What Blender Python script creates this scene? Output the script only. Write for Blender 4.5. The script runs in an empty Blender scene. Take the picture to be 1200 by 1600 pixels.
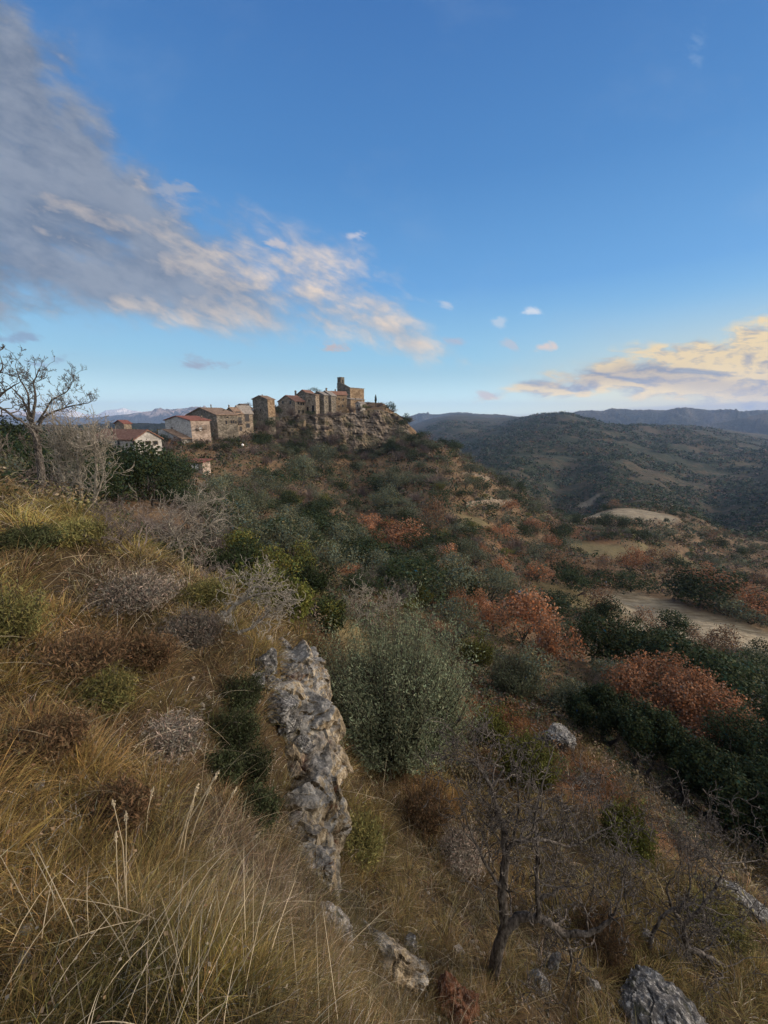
import bpy, math, random
import numpy as np
from mathutils import Vector, Matrix
rad = math.radians
random.seed(7); RNG = np.random.default_rng(11)
SC = bpy.context.scene
COL = SC.collection

# ------------------------------------------------------------------ camera
FPX, PITCH = 620.0, rad(13.2)
CP, SP = math.cos(PITCH), math.sin(PITCH)
cd = bpy.data.cameras.new('camera'); cam = bpy.data.objects.new('camera', cd); COL.objects.link(cam)
cam.location = (0, 0, 0); cam.rotation_euler = (rad(90) - PITCH, 0, 0)
cd.sensor_fit = 'VERTICAL'; cd.angle = 2 * math.atan(800 / FPX)
cd.clip_start = 0.05; cd.clip_end = 60000
SC.camera = cam
SC.render.resolution_x = 768; SC.render.resolution_y = 1024

def ray(px, py):
    u = (px - 600) / FPX; v = (800 - py) / FPX
    return np.array([u, CP + v * SP, -SP + v * CP])
def at(px, py, Y):
    d = ray(px, py); return d * (Y / d[1])

# ------------------------------------------------------------------ world
SUN_AZ, SUN_EL = rad(76), rad(13)          # azimuth to the right of the view direction
SC.view_settings.view_transform = 'Standard'; SC.view_settings.look = 'None'
SC.view_settings.exposure = 0.35; SC.view_settings.gamma = 1
w = bpy.data.worlds.new('World'); SC.world = w; w.use_nodes = True
NT = w.node_tree; NT.nodes.clear()
class N:
    """tiny helper for node trees"""
    def __init__(s, nt): s.nt = nt
    def new(s, t, **k):
        n = s.nt.nodes.new(t)
        for a, b in k.items(): setattr(n, a, b)
        return n
    def put(s, sock, val):
        if isinstance(val, bpy.types.NodeSocket): s.nt.links.new(val, sock)
        elif val is not None: sock.default_value = val
    def math(s, op, a, b=None, c=None, clamp=False):
        n = s.new('ShaderNodeMath', operation=op, use_clamp=clamp)
        s.put(n.inputs[0], a); s.put(n.inputs[1], b); s.put(n.inputs[2], c); return n.outputs[0]
    def vmath(s, op, a, b=None, scale=None):
        n = s.new('ShaderNodeVectorMath', operation=op)
        s.put(n.inputs[0], a)
        if b is not None: s.put(n.inputs[1], b)
        if scale is not None: s.put(n.inputs['Scale'], scale)
        return n.outputs['Value'] if op in ('DOT_PRODUCT', 'LENGTH') else n.outputs['Vector']
    def comb(s, x, y, z=0.0):
        n = s.new('ShaderNodeCombineXYZ'); s.put(n.inputs[0], x); s.put(n.inputs[1], y); s.put(n.inputs[2], z); return n.outputs[0]
    def noise(s, vec, scale, detail=6, rough=0.55, dist=0.0, col=False):
        n = s.new('ShaderNodeTexNoise'); s.put(n.inputs['Vector'], vec); s.put(n.inputs['Scale'], scale)
        n.inputs['Detail'].default_value = detail; n.inputs['Roughness'].default_value = rough; n.inputs['Distortion'].default_value = dist
        return n.outputs['Color' if col else 0]
    def ss(s, x, a, b, lo=0.0, hi=1.0):
        n = s.new('ShaderNodeMapRange', interpolation_type='SMOOTHSTEP'); s.put(n.inputs[0], x)
        n.inputs[1].default_value = a; n.inputs[2].default_value = b; n.inputs[3].default_value = lo; n.inputs[4].default_value = hi
        return n.outputs[0]
    def lut(s, x, pts, x0, x1, lo, hi):
        n = s.new('ShaderNodeValToRGB'); n.color_ramp.interpolation = 'B_SPLINE'
        el = n.color_ramp.elements
        pts = sorted(pts)
        for i, (a, b) in enumerate(pts):
            p = (a - x0) / (x1 - x0); g = (b - lo) / (hi - lo)
            e = el[i] if i < 2 else el.new(p)
            e.position = p; e.color = (g, g, g, 1)
        f = s.math('MULTIPLY_ADD', x, 1 / (x1 - x0), -x0 / (x1 - x0), clamp=True)
        s.put(n.inputs[0], f)
        return s.math('MULTIPLY_ADD', n.outputs[0], hi - lo, lo)
    def mix(s, f, a, b):
        n = s.new('ShaderNodeMix', data_type='RGBA'); s.put(n.inputs[0], f); s.put(n.inputs[6], a); s.put(n.inputs[7], b); return n.outputs[2]
    def ramp(s, x, stops):
        n = s.new('ShaderNodeValToRGB'); el = n.color_ramp.elements
        for i, (p, c) in enumerate(stops):
            e = el[i] if i < 2 else el.new(p)
            e.position = p; e.color = (*c, 1)
        s.put(n.inputs[0], x); return n.outputs[0]
def srgb(r, g, b):
    f = lambda c: c / 12.92 if c <= .04045 else ((c + .055) / 1.055) ** 2.4
    return (f(r / 255), f(g / 255), f(b / 255))
def c4(c): return (*c, 1.0)

def uv(px, py):
    d = ray(px, py); return d[0] / d[1], d[2] / d[1]
n = N(NT)
tc = n.new('ShaderNodeTexCoord').outputs['Generated']
sep = n.new('ShaderNodeSeparateXYZ'); n.put(sep.inputs[0], tc)
dx, dy, dz = sep.outputs
sky = n.new('ShaderNodeTexSky', sky_type='NISHITA'); sky.sun_disc = False
sky.sun_elevation = SUN_EL; sky.sun_rotation = SUN_AZ; sky.air_density = 1.0; sky.dust_density = 0.6; sky.ozone_density = 3.0; sky.altitude = 700
EXPO = 2 ** SC.view_settings.exposure
def E(r, g, b): return c4(tuple(c / EXPO for c in srgb(r, g, b)))
# the sky's own brightness, eased so the glow by the sun does not clip and the zenith stays blue
el = n.math('ARCSINE', n.math('MINIMUM', n.math('MAXIMUM', dz, -1.0), 1.0))
grad = n.ramp(n.math('DIVIDE', el, rad(60), clamp=True), [
    (0.0, E(222, 240, 226)[:3]), (0.05, E(200, 234, 238)[:3]), (0.13, E(158, 214, 242)[:3]), (0.27, E(104, 170, 230)[:3]),
    (0.45, E(76, 140, 206)[:3]), (0.7, E(56, 112, 182)[:3]), (1.0, E(44, 92, 158)[:3])])
skys = n.vmath('SCALE', sky.outputs[0], scale=0.11)
base = n.mix(0.85, skys, grad)
# warm glow low down towards the sun
sd = n.vmath('DOT_PRODUCT', tc, (math.sin(rad(66)) * math.cos(rad(4)), math.cos(rad(66)) * math.cos(rad(4)), math.sin(rad(4))))
glow = n.math('MULTIPLY', n.math('MULTIPLY', n.ss(sd, 0.55, 1.0), n.ss(el, rad(14), rad(0))), 0.95)
base = n.mix(glow, base, E(250, 225, 165))
# clouds: laid out by direction in the sky (x/y and z/y of the direction)
yy = n.math('MAXIMUM', dy, 0.05)
U = n.math('DIVIDE', dx, yy); V = n.math('DIVIDE', dz, yy)
front = n.ss(dy, 0.1, 0.3)
zz = n.math('ADD', n.math('MAXIMUM', dz, 0.0), 0.10)
pc = n.comb(n.math('DIVIDE', dx, zz), n.math('DIVIDE', dy, zz), 0.0)       # a flat cloud deck seen in perspective
UVv = n.comb(U, V)
warpn = n.vmath('SUBTRACT', n.noise(UVv, 3.0, 5, 0.6, col=True), (0.5, 0.5, 0.5))
UVw = n.vmath('ADD', UVv, n.vmath('SCALE', warpn, scale=0.16))
sw = n.new('ShaderNodeSeparateXYZ'); n.put(sw.inputs[0], UVw); Uw, Vw = sw.outputs[0], sw.outputs[1]
def wedge(up, lo, soft, x0, x1):
    U_ = [uv(*p) for p in up]; L_ = [uv(*p) for p in lo]
    fu = n.lut(Uw, U_, x0, x1, -0.2, 2.2); fl = n.lut(Uw, L_, x0, x1, -0.2, 2.2)
    a = n.math('DIVIDE', n.math('SUBTRACT', fu, Vw), soft); b = n.math('DIVIDE', n.math('SUBTRACT', Vw, fl), soft * .55)
    return n.math('MINIMUM', n.math('MINIMUM', a, 1.0), n.math('MINIMUM', b, 1.0))
big = wedge([(-200, -250), (0, -120), (60, 20), (130, 110), (200, 225), (300, 325), (420, 370), (540, 400), (640, 470), (712, 545), (760, 560), (900, 640)],
            [(-200, 500), (0, 498), (110, 497), (230, 495), (330, 522), (430, 520), (560, 532), (640, 560), (700, 566), (760, 556), (900, 600)], 0.18, -2.0, 0.6)
right = wedge([(700, 650), (780, 605), (840, 578), (930, 565), (1020, 545), (1100, 520), (1150, 488), (1230, 482), (1400, 410)],
              [(700, 640), (780, 612), (840, 622), (930, 624), (1020, 630), (1100, 632), (1200, 632), (1400, 640)], 0.055, 0.0, 1.6)
rot = n.new('ShaderNodeVectorRotate', rotation_type='Z_AXIS'); n.put(rot.inputs['Vector'], UVv); rot.inputs['Angle'].default_value = rad(22)
st = n.vmath('MULTIPLY', rot.outputs[0], (1.0, 2.4, 1.0))
def cl(vec): return n.noise(vec, 3.6, 9, 0.56, 0.2)
d1 = cl(st); d2 = cl(n.vmath('ADD', st, (0.045, -0.05, 0.0)))
fine = n.noise(st, 17.0, 7, 0.6, 0.4)
st2 = n.vmath('MULTIPLY', UVv, (1.0, 3.4, 1.0))
r1 = n.noise(st2, 9.0, 8, 0.6, 0.5); r2 = n.noise(n.vmath('ADD', st2, (0.02, -0.045, 0.0)), 9.0, 8, 0.6, 0.5)
dens_b = n.math('ADD', n.math('MULTIPLY', big, 0.85), n.math('ADD', n.math('MULTIPLY', n.math('SUBTRACT', d1, 0.47), 2.6), n.math('MULTIPLY', n.math('SUBTRACT', fine, 0.5), 0.8)))
alpha_b = n.math('MULTIPLY', n.ss(dens_b, -0.15, 0.8), n.ss(big, -0.6, 0.3))
dens_r = n.math('ADD', n.math('MULTIPLY', right, 0.8), n.math('MULTIPLY', n.math('SUBTRACT', r1, 0.405), 3.4))
alpha_r = n.math('MULTIPLY', n.ss(dens_r, 0.0, 0.85), n.ss(right, -0.35, 0.2))
# lit edges: cloud is brighter where it thins towards the sun (right, low)
lit = n.math('ADD', n.math('MULTIPLY', n.math('SUBTRACT', d1, d2), 3.6), n.math('MULTIPLY', n.math('SUBTRACT', fine, 0.48), 0.9))
toR = n.math('ADD', n.ss(U, -0.85, 0.05, -0.38, 0.62), n.ss(V, 0.62, 0.25, -0.12, 0.1))
litb = n.math('ADD', lit, toR, clamp=True)
greyc = n.mix(n.ss(n.math('ADD', n.math('MULTIPLY', fine, 0.3), n.math('MULTIPLY', d2, 0.7)), 0.36, 0.64), E(108, 122, 144), E(152, 160, 174))
colb = n.mix(litb, greyc, E(242, 220, 196))
colb = n.mix(n.ss(dens_b, 0.6, 1.6, 0.0, 0.4), colb, E(116, 126, 144))
litr = n.math('ADD', n.math('MULTIPLY', n.math('SUBTRACT', r1, r2), 5.0), n.ss(U, 0.2, 0.95, 0.45, 0.9), clamp=True)
colr = n.mix(litr, E(150, 155, 172), E(255, 226, 170))
under = n.math('MULTIPLY', n.ss(n.math('ABSOLUTE', n.math('SUBTRACT', Vw, 0.093)), 0.045, 0.0), n.ss(U, 0.1, 0.6))
colr = n.mix(n.math('MULTIPLY', under, 0.5), colr, E(140, 138, 155))
out = n.mix(n.math('MULTIPLY', alpha_b, n.math('MULTIPLY', front, 0.93)), base, colb)
out = n.mix(n.math('MULTIPLY', alpha_r, n.math('MULTIPLY', front, 0.95)), out, colr)
# small loose clouds: (px, py, half width, half height, colour)
small = [(829, 487, 17, 7, (228, 232, 240)), (852, 540, 18, 7, (238, 214, 200)), (705, 475, 24, 8, (190, 205, 225)), (556, 372, 13, 7, (205, 205, 218)),
         (780, 500, 10, 8, (190, 210, 230)), (798, 533, 16, 9, (190, 200, 215)), (332, 562, 52, 9, (160, 165, 185)), (760, 617, 26, 6, (205, 190, 185)),
         (712, 528, 22, 8, (180, 190, 210)), (1085, 70, 14, 30, (150, 180, 215)), (60, 557, 50, 7, (150, 175, 200)), (430, 381, 20, 8, (200, 195, 200)),
         (520, 545, 24, 9, (205, 185, 180)), (270, 298, 30, 10, (150, 165, 190)), (20, 524, 40, 8, (140, 165, 195))]
for px, py, hw, hh, c in small:
    u0, v0 = uv(px, py); u1, _ = uv(px + hw * 1.45, py); _, v1 = uv(px, py - hh * 1.5)
    q = n.vmath('MULTIPLY', n.vmath('SUBTRACT', UVw if hw > 40 else n.vmath('ADD', UVv, n.vmath('SCALE', warpn, scale=0.05)), (u0, v0, 0)), (1 / (u1 - u0), 1 / (v1 - v0), 0))
    g = n.math('SUBTRACT', 1.0, n.vmath('LENGTH', q))
    a = n.math('MULTIPLY', n.ss(n.math('ADD', n.math('MULTIPLY', g, 1.1), n.math('ADD', n.math('MULTIPLY', n.math('SUBTRACT', r1, 0.5), 3.0), n.math('MULTIPLY', n.math('SUBTRACT', fine, 0.5), 3.5))), 0.1, 1.1), n.math('MULTIPLY', n.ss(g, -0.35, 0.45), front))
    if py < 100: a = n.math('MULTIPLY', a, 0.35)
    out = n.mix(n.math('MULTIPLY', a, 0.85), out, E(*c))
# long grey bank low on the right horizon, and thin high veil
bank = n.math('MULTIPLY', n.ss(n.math('SUBTRACT', n.lut(Uw, [uv(600, 655), uv(780, 650), uv(950, 641), uv(1050, 634), uv(1200, 628), uv(1400, 622)], 0.0, 1.6, -0.2, 2.2), V), -0.006, 0.004), n.ss(U, 0.1, 0.45))
out = n.mix(n.math('MULTIPLY', bank, n.math('MULTIPLY', front, 0.55)), out, E(150, 150, 162))
veil = n.math('MULTIPLY', n.ss(n.noise(n.vmath('MULTIPLY', UVv, (1.0, 1.6, 1.0)), 2.2, 6, 0.6), 0.5, 0.8), 0.16)
out = n.mix(n.math('MULTIPLY', veil, front), out, E(170, 190, 215))
out = n.vmath('SCALE', out, scale=n.ss(el, rad(6.5), rad(0), 1.0, 1.65))
# bright fill cloud, added out of view overhead and behind to light the ground
back_fill = n.math('MAXIMUM', n.ss(dz, 0.74, 0.9), n.math('MULTIPLY', n.ss(dy, -0.05, -0.35), n.ss(dz, 0.02, 0.2)))
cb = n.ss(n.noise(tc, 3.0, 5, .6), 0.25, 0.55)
out = n.mix(n.math('MULTIPLY', n.math('MULTIPLY', back_fill, n.ss(dx, -0.55, 0.45, 0.12, 1.0)), cb), out, (1.85, 1.65, 1.4, 1.0))
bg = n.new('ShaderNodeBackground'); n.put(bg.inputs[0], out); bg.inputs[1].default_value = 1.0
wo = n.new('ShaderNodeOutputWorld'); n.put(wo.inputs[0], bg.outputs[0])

ld = bpy.data.lights.new('sun', 'SUN'); ld.energy = 4.0; ld.angle = rad(6); ld.color = (1.0, 0.80, 0.62)
lo_ = bpy.data.objects.new('sun', ld); COL.objects.link(lo_)
sv = Vector((math.sin(SUN_AZ) * math.cos(SUN_EL), math.cos(SUN_AZ) * math.cos(SUN_EL), math.sin(SUN_EL)))
lo_.rotation_euler = sv.to_track_quat('Z', 'Y').to_euler(); lo_.location = (30, 10, 40)

# ------------------------------------------------------------------ noise
_P = RNG.permutation(512); _P = np.concatenate([_P, _P]); _G = RNG.normal(size=(512, 3)); _G /= np.linalg.norm(_G, axis=1)[:, None]
def perlin(x, y, z=0.0):
    x = np.asarray(x, float); y = np.asarray(y, float); z = np.zeros_like(x) + z
    xi = np.floor(x).astype(int); yi = np.floor(y).astype(int); zi = np.floor(z).astype(int)
    xf, yf, zf = x - xi, y - yi, z - zi
    s = lambda t: t * t * t * (t * (t * 6 - 15) + 10)
    us, vs, ws = s(xf), s(yf), s(zf)
    def g(i, j, k):
        h = _P[(_P[(_P[(xi + i) & 511] + yi + j) & 511] + zi + k) & 511]
        v = _G[h]; return v[..., 0] * (xf - i) + v[..., 1] * (yf - j) + v[..., 2] * (zf - k)
    L = lambda a, b, t: a + (b - a) * t
    return 1.6 * L(L(L(g(0, 0, 0), g(1, 0, 0), us), L(g(0, 1, 0), g(1, 1, 0), us), vs), L(L(g(0, 0, 1), g(1, 0, 1), us), L(g(0, 1, 1), g(1, 1, 1), us), vs), ws)
def fbm(x, y, z=0.0, o=4, gain=.5):
    r = 0; a = 1
    for i in range(o): r = r + a * perlin(x * 2 ** i + 17.3 * i, y * 2 ** i - 9.1 * i, z * 2.0 ** i + 3.3 * i); a *= gain
    return r

# ------------------------------------------------------------------ terrain height
CTRL = [  # (px, py, Y): where the ground is seen and how far away it lies
 (0,760,8),(160,818,7),(330,925,6),(390,1010,4.9),(0,1000,3),(0,1300,1.3),(200,1200,2.0),(300,1050,3.8),(250,1500,.95),(440,1600,.8),(380,1300,2.2),(150,930,4.8),(100,1400,1.1),
 (440,1450,1.5),(500,1600,.95),(540,1440,2.5),(530,1380,3.4),(650,1600,2.2),(800,1600,2.8),(1000,1600,3.4),(1200,1600,3.8),(600,1400,3.6),(770,1520,3.3),(900,1400,5),(1100,1400,6),
 (1200,1445,6.2),(600,1250,6),(800,1250,8),(940,1225,9.5),(1050,1310,8),(540,1180,7),
 (1000,1190,16),(1150,1250,16),(1200,1100,28),(860,1160,12),(640,1180,9),(560,1100,10),(430,1005,6.5),(480,980,10),(520,960,14),
 (150,880,12),(300,940,11),(0,810,14),(350,850,30),(450,850,40),(250,800,30),(100,760,35),(0,745,40),(300,742,80),(150,710,110),(0,700,120),(60,690,250),(200,676,300),(100,672,800),(-100,690,250),
 (250,690,118),(300,690,115),(360,692,125),(410,672,150),(450,692,158),(455,650,170),(500,690,168),(550,688,180),(600,682,188),(500,648,180),(540,644,190),(555,640,205),(600,640,205),(640,664,200),(640,684,188),
 (700,700,200),(760,740,190),(830,782,190),(600,760,130),(500,760,110),(500,820,75),(600,850,75),(600,900,45),(700,900,50),(700,1000,24),(720,1100,15),(800,1050,22),(1000,1050,32),
 (880,935,60),(1000,960,60),(1200,1012,52),(1150,950,75),(1000,900,90),(800,830,110),(900,850,120),(1100,880,130),(1200,885,140),(950,800,200),(850,800,170),(1200,822,280),(1090,808,260),
 (1000,765,450),(950,740,550),(1000,700,900),(880,646,1500),(850,651,1450),(920,656,1400),(1000,666,1350),(1080,674,1300),(1200,692,1300),(1200,740,700),(1200,790,420),(690,676,1500),(770,672,1500),(760,700,900),(820,745,520),(1350,700,1300),
]
XYZ = [(0,0,-1.6),(-.8,.3,-1.62),(-2,0,-1.3),(-5,0,-.7),(-6,4,-1.0),(0,-3,-1.2),(2,-2,-3.2),(1.2,0,-3.8),(4,0,-7.2),(10,0,-14),(-20,0,1),(0,-30,6),(30,-20,-20),(40,10,-35),(-100,0,5),(100,0,-60),(0,-300,10),
 (-120,260,-14),(-40,270,-12),(20,290,-45),(-60,420,-60),(60,420,-100),(160,330,-98),(300,340,-105),(-200,500,-50),(1000,0,-150),(-1000,0,-40),(-300,1200,-60),
 (0,2300,-130),(1200,2200,-130),(2500,2500,-130),(-1500,2500,-100),(0,8000,-200),(6000,6000,-200),(-6000,6000,-150),(0,22000,-200),(16000,16000,-200),(-16000,16000,-200),(0,-10000,-100),(0,-22000,-100),(18000,-10000,-200),(-18000,-10000,-100),(22000,0,-200),(-22000,0,-100)]
_c = np.array([at(*c) for c in CTRL] + [np.array(q, float) for q in XYZ])
def _warp(x, y):
    r = np.hypot(x, y); k = np.log1p(r / 1.5) / np.maximum(r, 1e-6); return x * k, y * k, r
_wx, _wy, _r = _warp(_c[:, 0], _c[:, 1])
def _phi(d2): return np.where(d2 > 0, .5 * d2 * np.log(np.maximum(d2, 1e-12)), 0)
_n = len(_c)
_K = _phi((_wx[:, None] - _wx) ** 2 + (_wy[:, None] - _wy) ** 2) + np.eye(_n) * 0.0015
_Pm = np.stack([np.ones(_n), _wx, _wy], 1)
_A = np.block([[_K, _Pm], [_Pm.T, np.zeros((3, 3))]])
_sol = np.linalg.solve(_A, np.concatenate([_c[:, 2] / (_r + 3), np.zeros(3)]))
OCT = [(.35, .09), (.9, .12), (2.6, .08), (7, .05), (20, .05), (60, .055), (170, .06), (450, .05)]
def H(x, y, detail=True):
    x = np.atleast_1d(np.asarray(x, float)); y = np.atleast_1d(np.asarray(y, float)); shp = x.shape; x = x.ravel(); y = y.ravel()
    wx, wy, r = _warp(x, y); z = np.empty_like(x)
    for i in range(0, len(x), 20000):
        j = slice(i, i + 20000)
        s = _phi((wx[j, None] - _wx) ** 2 + (wy[j, None] - _wy) ** 2) @ _sol[:_n] + _sol[_n] + _sol[_n + 1] * wx[j] + _sol[_n + 2] * wy[j]
        z[j] = s * (r[j] + 3)
    if detail:
        vil = 1 - .85 * np.exp(-((x + 25) ** 2 + (y - 178) ** 2) / 60 ** 2)
        for k, (L, a) in enumerate(OCT):
            wgt = np.clip((r * .30 - L) / (r * .18 + 1e-6), 0, 1) * np.clip((L - r * .004) / (r * .006 + 1e-6), 0, 1)
            z = z + vil * a * L * wgt * perlin(x / L + 5 * k, y / L + 3 * k)
        t1 = np.clip((r - 50) / 30, 0, 1) * np.clip((330 - r) / 60, 0, 1); t2 = np.clip((r - 380) / 100, 0, 1) * np.clip((2200 - r) / 300, 0, 1)
        off = fbm(x / 90, y / 90, o=2) * 2
        z = z - vil * t1 * .75 * 5 / 6.283 * np.sin(6.283 * z / 5 + off)
        off = fbm(x / 400, y / 400, o=2) * 3
        z = z - t2 * .8 * 17 / 6.283 * np.sin(6.283 * z / 17 + off)
    return z.reshape(shp)
def Hs(x, y): return float(H([x], [y])[0])
_T = np.exp(np.linspace(math.log(.6), math.log(3000), 1400))
def hit(px, py):
    d = ray(px, py); P = d[None] * _T[:, None]
    below = P[:, 2] < H(P[:, 0], P[:, 1])
    i = int(np.argmax(below)) if below.any() else len(_T) - 1
    p = P[i]; return np.array([p[0], p[1], Hs(p[0], p[1])])

# ------------------------------------------------------------------ mesh helpers
def mk(name, V, F, mat, parent=None, col=None, smooth=False, mi=None, link=True):
    V = np.asarray(V, np.float32).reshape(-1, 3)
    Fl = F if isinstance(F, (list, tuple)) and len(F) and isinstance(F[0], np.ndarray) and F[0].ndim == 2 else [np.asarray(F)]
    Fl = [f for f in Fl if len(f)]
    me = bpy.data.meshes.new(name); me.vertices.add(len(V)); me.vertices.foreach_set('co', V.ravel())
    idx = np.concatenate([f.ravel() for f in Fl]).astype(np.int32); cnt = np.concatenate([np.full(len(f), f.shape[1]) for f in Fl])
    me.loops.add(len(idx)); me.loops.foreach_set('vertex_index', idx)
    me.polygons.add(len(cnt)); me.polygons.foreach_set('loop_start', np.concatenate([[0], np.cumsum(cnt)[:-1]]).astype(np.int32))
    for m in (mat if isinstance(mat, (list, tuple)) else [mat]): me.materials.append(m)
    if mi is not None: me.polygons.foreach_set('material_index', np.asarray(mi, np.int32))
    if col is not None:
        a = me.color_attributes.new('Col', 'FLOAT_COLOR', 'POINT'); c = np.ones((len(V), 4), np.float32); c[:, :3] = col; a.data.foreach_set('color', c.ravel())
    me.update(calc_edges=True); me.validate()
    me.polygons.foreach_set('use_smooth', np.full(len(me.polygons), smooth)); 
    o = bpy.data.objects.new(name, me)
    if link: COL.objects.link(o)
    if parent: o.parent = parent
    return o
def tag(o, label=None, cat=None, group=None, kind=None):
    if label: o['label'] = label
    if cat: o['category'] = cat
    if group: o['group'] = group
    if kind: o['kind'] = kind
    return o
def empty(name, loc, rz=0.0):
    o = bpy.data.objects.new(name, None); COL.objects.link(o); o.location = [float(v) for v in loc]; o.rotation_euler = (0, 0, rz); o.empty_display_size = .2; return o
def grid_faces(nr, nc, wrap=False):
    i = np.arange(nr - 1)[:, None]; j = np.arange(nc if wrap else nc - 1)[None]
    j2 = (j + 1) % nc
    return np.stack([i * nc + j, i * nc + j2, (i + 1) * nc + j2, (i + 1) * nc + j], -1).reshape(-1, 4)

# ------------------------------------------------------------------ materials
def mat(name, rough=.9, spec=.2):
    m = bpy.data.materials.new(name); m.use_nodes = True; b = m.node_tree.nodes['Principled BSDF']
    b.inputs['Roughness'].default_value = rough; b.inputs['Specular IOR Level'].default_value = spec
    return m, N(m.node_tree), b
def pos(k): return k.new('ShaderNodeNewGeometry').outputs['Position']
def objc(k): return k.new('ShaderNodeTexCoord').outputs['Object']
def bump(k, b, h, strength=.5, dist=.1):
    x = k.new('ShaderNodeBump'); x.inputs['Strength'].default_value = strength; x.inputs['Distance'].default_value = dist
    k.put(x.inputs['Height'], h); k.put(b.inputs['Normal'], x.outputs[0])

def terrain_mat():
    m, k, b = mat('ground_soil', .95, .1); p = pos(k)
    L = k.vmath('LENGTH', p)
    nA = k.noise(p, 1.3, 8, .6); nB = k.noise(p, 9, 6, .6)
    near = k.ramp(k.math('ADD', k.math('MULTIPLY', nA, .6), k.math('MULTIPLY', nB, .4)), [(.3, (.018, .013, .007)), (.5, (.045, .032, .018)), (.62, (.07, .05, .028)), (.75, (.035, .035, .018))])
    nC = k.noise(p, .045, 8, .62); nD = k.noise(p, .5, 6, .65)
    mid = k.ramp(k.math('ADD', k.math('MULTIPLY', nC, .6), k.math('MULTIPLY', nD, .4)), [(.35, (.06, .06, .035)), (.46, (.12, .078, .045)), (.55, (.17, .12, .07)), (.66, (.12, .065, .038)), (.8, (.21, .165, .10))])
    nE = k.noise(p, .008, 9, .65); nF = k.noise(p, .07, 7, .7)
    far = k.ramp(k.math('ADD', k.math('MULTIPLY', nE, .5), k.math('MULTIPLY', nF, .5)), [(.36, (.02, .03, .018)), (.48, (.036, .044, .026)), (.56, (.085, .064, .04)), (.64, (.05, .052, .03)), (.76, (.17, .14, .09))])
    c = k.mix(k.ss(L, 18, 40), near, mid); c = k.mix(k.ss(L, 220, 420), c, far)
    # dry and rusty patches that grow on the ground
    at_ = k.new('ShaderNodeAttribute', attribute_name='Col')
    sepa = k.new('ShaderNodeSeparateColor'); k.put(sepa.inputs[0], at_.outputs['Color'])
    c = k.mix(sepa.outputs[0], c, k.mix(k.ss(k.noise(k.vmath('MULTIPLY', p, (.25, 1.3, 1)), .9, 7, .7), .35, .65), c4((.31, .27, .19)), c4((.14, .115, .075))))      # bare field
    c = k.mix(sepa.outputs[1], c, k.mix(nD, c4((.17, .14, .07)), c4((.11, .09, .045))))      # straw-coloured grass
    c = k.mix(sepa.outputs[2], c, k.mix(nD, c4((.17, .085, .045)), c4((.09, .055, .03))))      # rust bracken
    k.put(b.inputs['Base Color'], c)
    h = k.math('ADD', k.math('MULTIPLY', nB, .05), k.math('ADD', k.math('MULTIPLY', nD, k.ss(L, 15, 60, 0, .9)), k.math('MULTIPLY', nF, k.ss(L, 200, 500, 0, 9))))
    bump(k, b, h, .8, 1.0)
    return m

# ------------------------------------------------------------------ ground
SOILS = [  # px,py, radius px-ish (converted to metres), channel 0 field 1 straw 2 rust
 (1080,975,15,0),(1150,1000,15,0),(1195,1010,16,0),(1010,950,9,0),(960,942,6,0),(960,800,22,0),(1010,803,16,0),(915,790,14,0),(770,785,3,0),(900,938,8,1),(870,930,6,1),(460,790,9,2),(480,860,8,2),(520,890,5,1),(700,850,8,2),(745,815,6,1),(850,880,16,2),(620,930,6,2),
 (760,1090,3.5,2),(900,1210,3,2),(960,1230,3,2),(680,960,5,2),(950,860,14,1),(1040,870,12,1),(660,830,7,2),(900,830,16,2),(560,1000,2.5,1),(1150,720,60,1)]
_S = [(hit(a, b), r_, ch) for a, b, r_, ch in SOILS]
def soil(x, y):
    c = np.zeros((len(x), 3))
    for P, r_, ch in _S:
        d = np.hypot(x - P[0], (y - P[1])) / r_ + .35 * fbm(x / r_ * 1.5, y / r_ * 1.5, ch * 3., 4)
        c[:, ch] = np.maximum(c[:, ch], np.clip((1.1 - d) / .45, 0, 1))
    return c
def build_ground():
    az = np.concatenate([np.linspace(-64, 64, 560), np.linspace(66, 294, 90)]) * math.pi / 180
    rr = np.exp(np.linspace(math.log(.2), math.log(12500), 600))
    A, R = np.meshgrid(az, rr); x = (R * np.sin(A)).ravel(); y = (R * np.cos(A)).ravel(); z = H(x, y)
    V = np.stack([x, y, z], 1); nc = len(az)
    V = np.concatenate([V, [[0, 0, Hs(0, 0)]]]); F = grid_faces(len(rr), nc, True); j = np.arange(nc)
    T = np.stack([np.full(nc, len(V) - 1), (j + 1) % nc, j], 1)
    F = F[:, ::-1]
    c = np.concatenate([soil(x, y), [[0, 0, 0]]])
    return tag(mk('ground', V, [F, T[:, ::-1]], terrain_mat(), col=c, smooth=True), kind='structure')
build_ground()

def mountain_mat(name, stops, scale=.0012, cliff=None):
    m, k, b = mat(name, 1, 0); p = pos(k)
    nA = k.noise(k.vmath('MULTIPLY', p, (1, 1, 2.5)), scale, 9, .65)
    c = k.ramp(nA, stops)
    if cliff:
        g = k.new('ShaderNodeNewGeometry'); s_ = k.new('ShaderNodeSeparateXYZ'); k.put(s_.inputs[0], g.outputs['True Normal'])
        sp = k.new('ShaderNodeSeparateXYZ'); k.put(sp.inputs[0], p)
        st_ = k.noise(k.vmath('MULTIPLY', p, (1, 1, .12)), .006, 6, .6)
        zz_ = k.math('ADD', sp.outputs[2], k.math('MULTIPLY', st_, 160))
        c = k.mix(k.math('MULTIPLY', k.ss(zz_, cliff[0], cliff[0] + 40), k.ss(st_, .42, .6)), c, c4(cliff[1]))
    k.put(b.inputs['Base Color'], c); bump(k, b, k.noise(p, scale * 6, 8, .7), 1, 60)
    return m
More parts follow.
